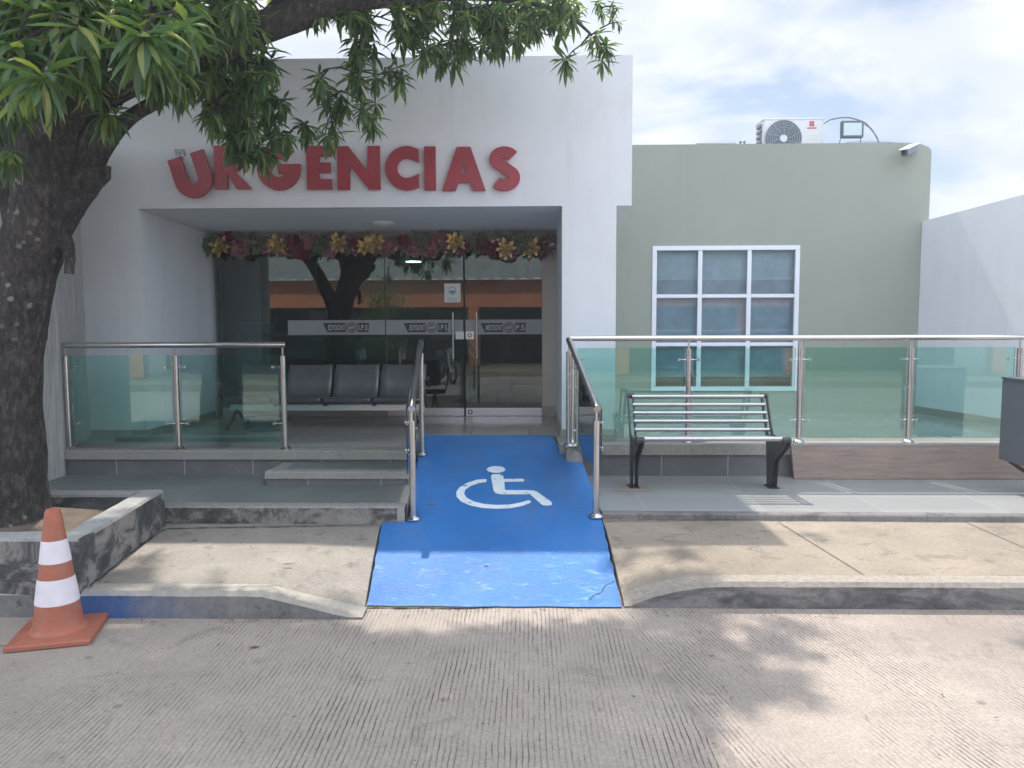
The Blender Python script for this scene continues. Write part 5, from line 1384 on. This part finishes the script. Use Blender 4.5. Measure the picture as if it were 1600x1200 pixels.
obj('body', MB().lathe((cc.x, cc.y, 0), [(r0 + 0.02, 0.033), (r0 + 0.006, 0.045)] + [(cr_(z), z) for z in [0.06 + (Hc - 0.08) * i / 12 for i in range(13)]] + [(r1 - 0.006, Hc - 0.004), (r1 - 0.014, Hc - 0.012), (r1 - 0.016, Hc - 0.10)], 40), M_cone, cone, smooth=True)
for (va, vb) in ((938, 900), (876, 842)):
    za = onY(89, va, cc.y).z; zb_ = onY(89, vb, cc.y).z
    mb = MB(); mb.tube([(cc.x, cc.y, za), (cc.x, cc.y, zb_)], [cr_(za) + 0.0025, cr_(zb_) + 0.0025], 40, cap=False)
    obj('reflective_band', mb, M_cband, cone, smooth=True, fix=False)

# ------------------------------------------------------------------ mango tree
tree = thing('mango_tree', 'large mango tree with dark lichened trunk and drooping leaves at the left', 'tree', (-3.33, 5.0, 0.3))
def P(u, v, Y): return onY(u, v, Y)
tr = MB()
trunk_pts = [(16, 850, 5.0, .33), (14, 800, 5.0, .25), (10, 740, 5.0, .235), (8, 660, 5.0, .215), (14, 560, 5.0, .195), (28, 480, 5.0, .185), (44, 410, 5.0, .185), (60, 350, 5.0, .185), (76, 300, 5.0, .215), (80, 255, 5.0, .25), (80, 215, 5.0, .24), (70, 150, 4.95, .20), (55, 60, 4.9, .17), (40, -60, 4.85, .15), (20, -250, 4.9, .12), (0, -600, 5.2, .07)]
# densify
def densify(pl, k=4):
    out_ = []
    V4 = [Vector((*P(u, v, Y), r)) for (u, v, Y, r) in pl]
    for i in range(len(V4) - 1):
        p0 = V4[max(0, i - 1)]; p1 = V4[i]; p2 = V4[i + 1]; p3 = V4[min(len(V4) - 1, i + 2)]
        for j in range(k):
            t = j / k; out_.append(0.5 * ((2 * p1) + (p2 - p0) * t + (2 * p0 - 5 * p1 + 4 * p2 - p3) * t * t + (3 * p1 - p0 - 3 * p2 + p3) * t ** 3))
    out_.append(V4[-1]); return out_
d4 = densify(trunk_pts, 5)
tr.tube([q.xyz for q in d4], [q.w for q in d4], 32, wob=0.10)
# second stem fused on the right side of the trunk
d4 = densify([(52, 720, 5.08, .05), (48, 560, 5.08, .08), (58, 470, 5.08, .09), (76, 380, 5.06, .10), (104, 310, 5.04, .13), (122, 270, 5.02, .15), (140, 240, 5.0, .11), (175, 190, 5.0, .09)], 5)
tr.tube([q.xyz for q in d4], [q.w for q in d4], 20, wob=0.12)
# stubs
def stub(pts, rs_): tr.tube([P(*p) for p in pts], rs_, 12, wob=0.15)
stub([(100, 320, 5.0), (130, 308, 5.0), (152, 302, 5.0)], [.09, .055, .012])
stub([(120, 285, 5.0), (145, 270, 5.0), (163, 268, 5.0), (166, 258, 5.0)], [.12, .10, .06, .03])
stub([(92, 372, 5.02), (106, 385, 5.0), (110, 405, 5.0), (108, 428, 5.0)], [.08, .045, .035, .03])
obj('trunk', tr, M_bark, tree, smooth=True, fix=False)
limbs = [
    [(120, 270, 5.0, .13), (165, 222, 5.0, .062), (205, 182, 5.05, .045), (245, 158, 5.1, .045), (290, 125, 5.2, .05), (340, 85, 5.4, .05), (400, 40, 5.6, .045), (470, -30, 5.9, .04), (560, -110, 6.2, .03)],
    [(90, 240, 5.0, .17), (130, 170, 5.0, .12), (210, 122, 5.0, .10), (290, 98, 5.0, .12), (370, 58, 5.05, .11), (440, 32, 5.1, .10), (510, 5, 5.2, .095), (600, -40, 5.4, .07), (680, -90, 5.6, .03)],
    [(60, 220, 4.95, .17), (10, 150, 4.9, .13), (-60, 60, 4.8, .10), (-160, -60, 4.6, .08), (-300, -300, 4.5, .05)],
    [(60, 150, 4.9, .14), (90, 60, 4.6, .10), (120, -60, 4.3, .08), (180, -300, 3.8, .05)],
    [(60, 60, 4.9, .13), (150, -80, 5.2, .10), (260, -220, 5.8, .08), (420, -380, 6.6, .05)],
    [(290, 98, 5.0, .06), (330, 30, 4.7, .045), (400, -60, 4.4, .03)],
    [(510, 5, 5.2, .05), (600, 5, 5.7, .035), (700, -5, 6.0, .028), (800, 0, 6.1, .022), (880, 20, 6.15, .016), (930, 60, 6.2, .009), (958, 88, 6.2, .005)],
    [(40, -60, 4.85, .1), (-20, -300, 4.0, .07), (0, -600, 3.5, .04)],
]
lb = [((-3.34, 5.08, 1.55), .10), ((-3.42, 5.25, 2.0), .12), ((-3.62, 5.42, 2.5), .10), ((-3.95, 5.62, 3.1), .085), ((-4.5, 5.9, 4.0), .06), ((-5.1, 6.2, 5.0), .03)]
obj('limb', MB().tube([p for p, r in lb], [r for p, r in lb], 14, wob=0.1), M_bark, tree, smooth=True, fix=False)
nodes_ = []
for L_ in limbs:
    d4 = densify(L_, 5)
    mb = MB().tube([q.xyz for q in d4], [q.w for q in d4], 14, wob=0.10)
    obj('limb', mb, M_bark, tree, smooth=True, fix=False)
    nodes_ += [q.xyz.copy() for q in d4[4:]]
nodes_ += [q for q in [Vector(P(40, -120, 4.9))]]
lr = random.Random(21)
leaf = MB(); twig = MB()
def add_leaf(mb, c, yaw, droop, L, W, curl):
    """lanceolate leaf: 5 stations x 3, folded along the midrib, drooping"""
    d = Vector((math.cos(yaw), math.sin(yaw), 0)); s = Vector((-d.y, d.x, 0)); p = c.copy(); o = len(mb.v)
    el_ = droop; ws = (0.10, 0.62, 1.0, 0.72, 0.04); n = 4
    for i in range(5):
        h = d * math.cos(el_) + Vector((0, 0, 1)) * math.sin(el_); nn = s.cross(h)
        ww = W * ws[i] / 2
        mb.v += [p - s * ww + nn * ww * 0.5, p, p + s * ww + nn * ww * 0.5]
        p = p + h * L / 4; el_ -= curl / 4 * lr.uniform(0.7, 1.3)
    for i in range(4):
        for j in range(2): a = o + i * 3 + j; mb.f.append((a, a + 1, a + 4, a + 3))
def cluster(c, n=13, L=0.19, hang=1.0):
    y0 = lr.uniform(0, 2 * PI)
    for k in range(n):
        ring = k / n
        yaw = y0 + k * 2.399
        droop = R(38 - 92 * ring + lr.uniform(-28, 24)) - R(18) * hang
        add_leaf(leaf, c + Vector((0, 0, -0.03 * ring)), yaw, droop, L * lr.uniform(0.55, 1.2), lr.uniform(0.028, 0.046) * L / 0.19, R(25 + 65 * lr.random()) * hang)
def connect(c, r=0.004, far=2.2):
    best = min(nodes_, key=lambda q: (q - c).length * (1.0 if q.z > c.z - 0.1 else 1.7)); dd_ = (best - c).length
    if dd_ > far: return
    mid = (best + c) / 2 + Vector((lr.uniform(-.05, .05), lr.uniform(-.05, .05), 0.10 * dd_))
    q1 = c + (mid - c) * 0.5 + Vector((0, 0, 0.05 * dd_))
    twig.tube([best, mid, q1, c], [max(r, 0.006 + 0.006 * dd_), r * 1.6, r * 1.2, r], 5, cap=False)
    nodes_.append(q1.copy()); nodes_.append(mid.copy())
# visible sprays: centre (photo measure), spread, depth, count, leaf length
sprays = [
    (60, 0, 110, 45, 3.5, 4.5, 52, .22), (65, 55, 95, 45, 3.3, 4.4, 36, .23), (30, 110, 35, 14, 3.3, 3.6, 3, .24), (70, 118, 12, 6, 3.2, 3.3, 2, .26), (255, 105, 35, 20, 4.1, 4.6, 9, .21),
    (240, 10, 80, 35, 3.6, 4.6, 42, .21), (250, 60, 50, 25, 3.7, 4.3, 16, .22), (225, 52, 12, 8, 3.3, 3.4, 3, .27), (170, 170, 22, 12, 4.3, 4.5, 4, .18), (10, 235, 15, 8, 3.9, 4.0, 2, .18),
    (165, 55, 40, 60, 4.9, 5.3, 14, .18), (20, 170, 40, 40, 4.3, 4.5, 6, .18), (130, 110, 40, 30, 4.2, 4.6, 7, .18),
    (345, 25, 65, 40, 4.3, 5.4, 44, .18), (370, 95, 55, 35, 4.9, 5.9, 34, .17), (320, 120, 22, 22, 4.9, 5.5, 10, .17), (300, 60, 40, 40, 4.7, 5.4, 16, .18),
    (375, 165, 48, 45, 5.0, 6.0, 48, .17), (335, 150, 22, 25, 5.2, 5.7, 8, .17), (370, 225, 28, 18, 5.3, 5.7, 10, .17), (400, 235, 26, 12, 5.3, 5.9, 9, .16), (435, 200, 22, 16, 5.4, 6.0, 9, .16), (435, 150, 15, 18, 5.5, 6.0, 5, .16),
    (500, 14, 60, 10, 5.0, 5.8, 10, .16), (560, 10, 30, 20, 5.6, 6.3, 14, .16),
    (575, 60, 24, 28, 5.6, 6.2, 14, .16), (560, 115, 25, 22, 5.5, 6.1, 7, .16), (605, 115, 26, 16, 5.6, 6.1, 7, .16), (500, 125, 20, 14, 5.4, 5.7, 4, .17), (525, 150, 25, 25, 5.5, 6.0, 6, .16), (570, 165, 26, 14, 5.5, 6.0, 5, .16), (515, 200, 20, 10, 5.5, 5.9, 4, .17), (570, 188, 18, 8, 5.6, 5.9, 4, .16), (485, 195, 12, 8, 5.6, 5.8, 2, .17),
    (640, 25, 40, 26, 5.5, 6.5, 26, .16), (655, 72, 35, 18, 5.7, 6.4, 10, .16), (720, 15, 60, 26, 5.6, 6.8, 40, .15), (715, 70, 36, 16, 5.8, 6.4, 12, .16), (700, 92, 20, 5, 5.9, 6.2, 2, .18),
    (800, 12, 60, 28, 5.8, 6.8, 40, .15), (795, 55, 45, 14, 5.9, 6.6, 13, .16), (870, 12, 45, 22, 5.9, 6.8, 28, .15), (850, 42, 36, 10, 6.0, 6.5, 8, .15), (760, 75, 20, 8, 5.9, 6.3, 3, .16),
    (890, 92, 10, 4, 6.2, 6.3, 2, .16), (935, 92, 8, 4, 6.2, 6.25, 1, .16), (945, 62, 12, 8, 6.15, 6.3, 3, .15), (926, 50, 12, 8, 6.15, 6.3, 2, .14), (963, 30, 6, 10, 6.2, 6.3, 3, .07), (955, 8, 8, 6, 6.2, 6.3, 2, .09), (935, 8, 12, 8, 6.2, 6.4, 3, .12),
]
for (u, v, ru, rv, Y0, Y1, n, L) in sprays:
    for k in range(n if Y1 < 5.0 else max(1, int(n * 0.82 + 0.5))):
        a = lr.uniform(0, 2 * PI); r = math.sqrt(lr.random()); uu = u + ru * r * math.cos(a); vv = v + rv * r * math.sin(a)
        if 425 < uu < 545 and 30 < vv < 95: continue
        if 30 < uu < 175 and 140 < vv < 170: continue
        c = P(uu, vv, lr.uniform(Y0, Y1)); connect(c); cluster(c, lr.randint(11, 16), L * lr.uniform(0.85, 1.1), lr.uniform(0.6, 1.2))
nodes_ = nodes_[:]
nv = len(leaf.f)
# upper crown, above the picture: each cluster sits where its shadow falls in the photo's shade
def lit_prob(gx, gy):
    q = proj((gx, gy, 0.05))
    if q is None: return 0.25
    u, v = q
    if v < 866: return 0.2
    n_ = noise.noise(Vector((gx * 1.6, gy * 2.2, 4.0))); n2_ = noise.noise(Vector((gx * 4.5, gy * 5.5, 9.0)))
    if v < 948:
        if u < 240: return 0.35
        if u < 575: return 1.0 if (v < 905 - 0.05 * abs(u - 420) or u < 520) else 0.75
        if u < 880: return 1.0
        if u < 960: return 0.9 if v > 905 or v < 880 else 0.3
        if u < 1110: return 0.45
        return 1.0
    if v < 1000 and 560 < u < 1150: return 0.95 if (u > 960 or v < 962) else 0.25
    if u > 1280: return 0.97 if n_ > -0.45 else 0.5
    if u > 1080: return 0.92 if n_ > -0.12 else 0.4
    if u > 920: return 0.8 if n_ > 0.15 else 0.1
    if n2_ > 0.40: return 0.9
    return 0.0
cnt_c = 0
up_nodes = []
for k in range(40):
    a = lr.uniform(0, 2 * PI); r = math.sqrt(lr.random())
    e = Vector((-3.2 + 3.6 * r * math.cos(a), 5.6 + 3.2 * r * math.sin(a), lr.uniform(5.2, 7.2)))
    q = proj(e)
    if q and -60 < q[0] < 1680 and q[1] > -60: continue
    if e.x + SUN.x * e.z > -0.4: continue
    best = min(nodes_[:400], key=lambda q_: (q_ - e).length)
    if best.z < 3.2: best = Vector((-3.2, 5.0, 4.2))
    m1 = best.lerp(e, 0.4) + Vector((0, 0, 0.35))
    if any((lambda qq: qq and 0 < qq[0] < 1600 and qq[1] > -10)(proj(m1.lerp(e, tt))) for tt in (0.3, 0.6, 0.9)): continue
    twig.tube([best, m1, m1.lerp(e, 0.5) + Vector((0, 0, 0.1)), e], [0.05, 0.035, 0.022, 0.01], 6, cap=False)
def try_cluster(c):
    q = proj(c - Vector((0, 0, 0.22)))
    if q and -80 < q[0] < 1700 and q[1] > -30:
        if q[0] > 560 or q[0] < -20 or q[1] > 60: return 0
    if 7.3 < c.y and c.z < 5.0: return 0
    gx = c.x + SUN.x * (c.z - 0.25); gy = c.y + SUN.y * (c.z - 0.25)
    lp = lit_prob(gx, gy)
    if lp >= 0.5:
        if lr.random() < lp + 0.08: return 0
    elif lr.random() < lp: return 0
    cluster(c, 13, 0.20, 1.0); return 1
for k in range(5200):      # general crown
    a = lr.uniform(0, 2 * PI); r = math.sqrt(lr.random())
    c = Vector((-2.6 + 5.4 * r * math.cos(a), 5.2 + 5.0 * r * math.sin(a), 0)); c.z = lr.uniform(4.6, 4.9 + 3.0 * math.sqrt(max(0, 1 - r * r * 0.9)))
    if cnt_c < 1100: cnt_c += try_cluster(c)
for k in range(2600):      # thick part over the street in front of the ramp
    gx, gy, z = lr.uniform(-4.6, 2.2), lr.uniform(1.8, 4.4), lr.uniform(4.8, 6.6)
    if gx > 1.0 and lr.random() < 0.6: continue
    cnt_c += try_cluster(Vector((gx - SUN.x * z, gy - SUN.y * z, z)))
for k in range(900):      # dense top over the near-left sprays
    c = Vector((lr.uniform(-5.5, -0.6), lr.uniform(4.0, 6.8), lr.uniform(3.9, 5.6)))
    q = proj(c - Vector((0, 0, 0.25)))
    if q and q[1] > 5: continue
    if lit_prob(c.x + SUN.x * c.z, c.y + SUN.y * c.z) > 0.5: continue
    cluster(c, 13, 0.20, 1.0)
print('clusters', cnt_c, 'faces', len(leaf.f), nv)
obj('twigs', twig, M_bark, tree, fix=False)['kind'] = 'stuff'
obj('leaves', leaf, M_leaf, tree, smooth=True, fix=False)['kind'] = 'stuff'

# fallen leaves
fl_ = MB()
for k in range(120):
    u = lr.uniform(0, 1600); v = lr.choice((lr.uniform(830, 940), lr.uniform(960, 1190)))
    q = onZ(u, v, 0.0)
    if q.y > 4.3: 
        z = 0.168 if not (xl_low(q.y) - 0.5 < q.x < xr_low(q.y) + 0.7) else None
        if z is None or q.x < -2.5: continue
        q = onZ(u, v, z)
        if q.y < 4.5: continue
    else: z = 0.004
    add_leaf(fl_, Vector((q.x, q.y, z + 0.004)), lr.uniform(0, 6.28), 0.0, lr.uniform(0.008, 0.028), lr.uniform(0.004, 0.009), 0.15)
for (u, v, z, L, W) in ((440, 883, 0.162, .075, .018), (668, 789, None, .07, .02), (757, 885, None, .025, .02), (300, 845, 0.165, .04, .02), (1437, 736, TR, .05, .02), (388, 1013, 0, .06, .02)):
    q = on_ramp(u, v) if z is None else onZ(u, v, z)
    add_leaf(fl_, Vector((q.x, q.y, q.z + 0.008)), 0.2, 0.05, L, W, 0.2)
for k in range(260):
    u = lr.uniform(130, 1600); 
    if 540 < u < 980: v = lr.gauss(953, 4)
    elif u <= 540: v = 968 + abs(lr.gauss(0, 6))
    else: v = 956 + abs(lr.gauss(0, 6))
    q = onZ(u, v, 0.0); add_leaf(fl_, Vector((q.x, q.y, 0.006)), lr.uniform(0, 6.28), 0.0, lr.uniform(0.006, 0.020), lr.uniform(0.003, 0.008), 0.15)
for k in range(90):
    u = lr.uniform(260, 1600)
    if 590 < u < 945: continue
    v = (824 if u < 600 else 815) + abs(lr.gauss(0, 5)); q = onZ(u, v, 0.168)
    add_leaf(fl_, Vector((q.x, q.y, 0.174)), lr.uniform(0, 6.28), 0.0, lr.uniform(0.008, 0.025), lr.uniform(0.003, 0.009), 0.15)
tag(obj('fallen_leaves', fl_, M_dryleaf, fix=False), 'small dry leaves scattered over road and pavement', 'leaves', kind='stuff')

# ------------------------------------------------------------------ across the street (seen in the glass)
hs = thing('house', 'low orange house with corrugated roof across the street, mirrored in the glass', 'house', (0, -7, 0))
obj('porch_fascia', MB().box((-11, -7.0, 2.15), (13, -6.8, 3.05)), M_orange, hs)
obj('back_wall', MB().box((-11, -9.6, 0), (13, -9.4, 3.0)), M_dark, hs)
obj('porch_floor', MB().box((-11, -9.4, -0.03), (13, -6.9, 0.2)), M_curb, hs)
for x in (-10.7, -6.5, -2.0, 2.4, 7.0, 12.6): obj('column', MB().box((x, -7.05, 0.2), (x + 0.35, -6.75, 2.15)), M_orange, hs)
for x in (-8, -3.6, 0.6, 5): obj('window_opening', MB().box((x, -9.38, 1.0), (x + 1.4, -9.3, 2.1)), M_acg, hs)
rf = MB(); nn_ = 240
for i in range(nn_ + 1):
    x = -11.5 + 25 * i / nn_; z = 0.035 * math.sin(i * PI / 2.0 + 0.3); rf.v += [Vector((x, -6.5, 3.06 + z)), Vector((x, -12.5, 4.9 + z))]
for i in range(nn_): rf.f.append((2 * i, 2 * i + 2, 2 * i + 3, 2 * i + 1))
obj('roof', rf, M_roof, hs, fix=False)
struct('far_pavement', MB().box((-60, -6.7, -0.03), (60, -5.0, 0.14)), M_conc, 'pavement on the far side of the street')
struct('verge', MB().box((-60, -6.895, -0.03), (60, -6.705, 0.17)), M_grass, 'dry grass strip along the far pavement')
bush = thing('bush', 'leafy green bush at the kerb across the street, mirrored in the glass', 'bush', (-4.3, -4.6, 0))
bmb = MB()
for k in range(900):
    c = Vector((lr.gauss(-4.6, .35), lr.gauss(-5.4, .35), abs(lr.gauss(1.5, .6)) + 0.3)); add_leaf(bmb, c, lr.uniform(0, 6.28), lr.uniform(-1, .5), 0.16, 0.07, 0.5)
obj('leaves', bmb, M_hedge, bush, fix=False); obj('stem', MB().tube([(-4.6, -5.4, 0), (-4.6, -5.4, 1.6)], 0.04, 8), M_bark, bush)
def motorbike(x, y, rot, lab, paint):
    t = thing('motorcycle', lab, 'motorcycle', (x, y, 0), 'motorcycles parked across the street')
    def W(p): c_, s_ = math.cos(rot), math.sin(rot); return Vector((x + p[0] * c_ - p[1] * s_, y + p[0] * s_ + p[1] * c_, p[2]))
    for wx in (-0.62, 0.62):
        wm = MB().tube([W((wx + 0.27 * math.cos(a * PI / 12), 0, 0.31 + 0.27 * math.sin(a * PI / 12))) for a in range(25)], 0.045, 8, cap=False)
        wh = obj('wheel', wm, M_rubber, t, smooth=True)
        sp_ = MB()
        for k in range(6): a = PI * k / 6; sp_.tube([W((wx - 0.25 * math.cos(a), 0, 0.31 - 0.25 * math.sin(a))), W((wx + 0.25 * math.cos(a), 0, 0.31 + 0.25 * math.sin(a)))], 0.006, 5)
        sp_.tube([W((wx, -0.07, 0.31)), W((wx, 0.07, 0.31))], 0.035, 10); obj('spokes', sp_, M_steel, wh)
    obj('frame', MB().tube([W((-0.62, 0, 0.31)), W((-0.15, 0, 0.45)), W((0.15, 0, 0.42)), W((0.38, 0, 0.82))], 0.025, 8).tube([W((0.62, 0.06, 0.31)), W((0.36, 0.06, 0.9))], 0.02, 8).tube([W((0.62, -0.06, 0.31)), W((0.36, -0.06, 0.9))], 0.02, 8), M_steel2, t)
    obj('engine', MB().tube([W((-0.12, 0, 0.36)), W((0.2, 0, 0.40))], [0.12, 0.11], 10).tube([W((0.1, 0, 0.42)), W((0.22, 0, 0.62))], 0.08, 10), M_acg, t)
    obj('fuel_tank', MB().tube([W((-0.02, 0, 0.74)), W((0.08, 0, 0.80)), W((0.22, 0, 0.82)), W((0.34, 0, 0.78))], [0.06, 0.13, 0.13, 0.05], 14), paint, t, smooth=True)
    obj('saddle', MB().tube([W((-0.68, 0, 0.80)), W((-0.5, 0, 0.78)), W((-0.2, 0, 0.74)), W((0.02, 0, 0.76))], [0.05, 0.10, 0.11, 0.06], 12), M_moto, t, smooth=True)
    obj('rear_fender', MB().tube([W((-0.88, 0, 0.62)), W((-0.75, 0, 0.70)), W((-0.5, 0, 0.66))], [0.04, 0.06, 0.05], 10), paint, t, smooth=True)
    obj('handlebar', MB().tube([W((0.28, -0.36, 1.04)), W((0.34, -0.15, 0.98)), W((0.36, 0, 0.95)), W((0.34, 0.15, 0.98)), W((0.28, 0.36, 1.04))], 0.014, 8), M_moto, t)
    obj('headlight', MB().tube([W((0.36, 0, 0.9)), W((0.47, 0, 0.89))], [0.05, 0.085], 14), M_steel, t, smooth=True)
    return t
motorbike(-4.6, -2.3, R(70), 'leftmost black motorcycle parked across the street', M_moto)
motorbike(-3.5, -2.5, R(80), 'red motorcycle parked across the street between two black ones', M_motor)
motorbike(-2.3, -2.4, R(65), 'rightmost black motorcycle parked across the street', M_moto)
# hill line far behind the houses opposite and background trees
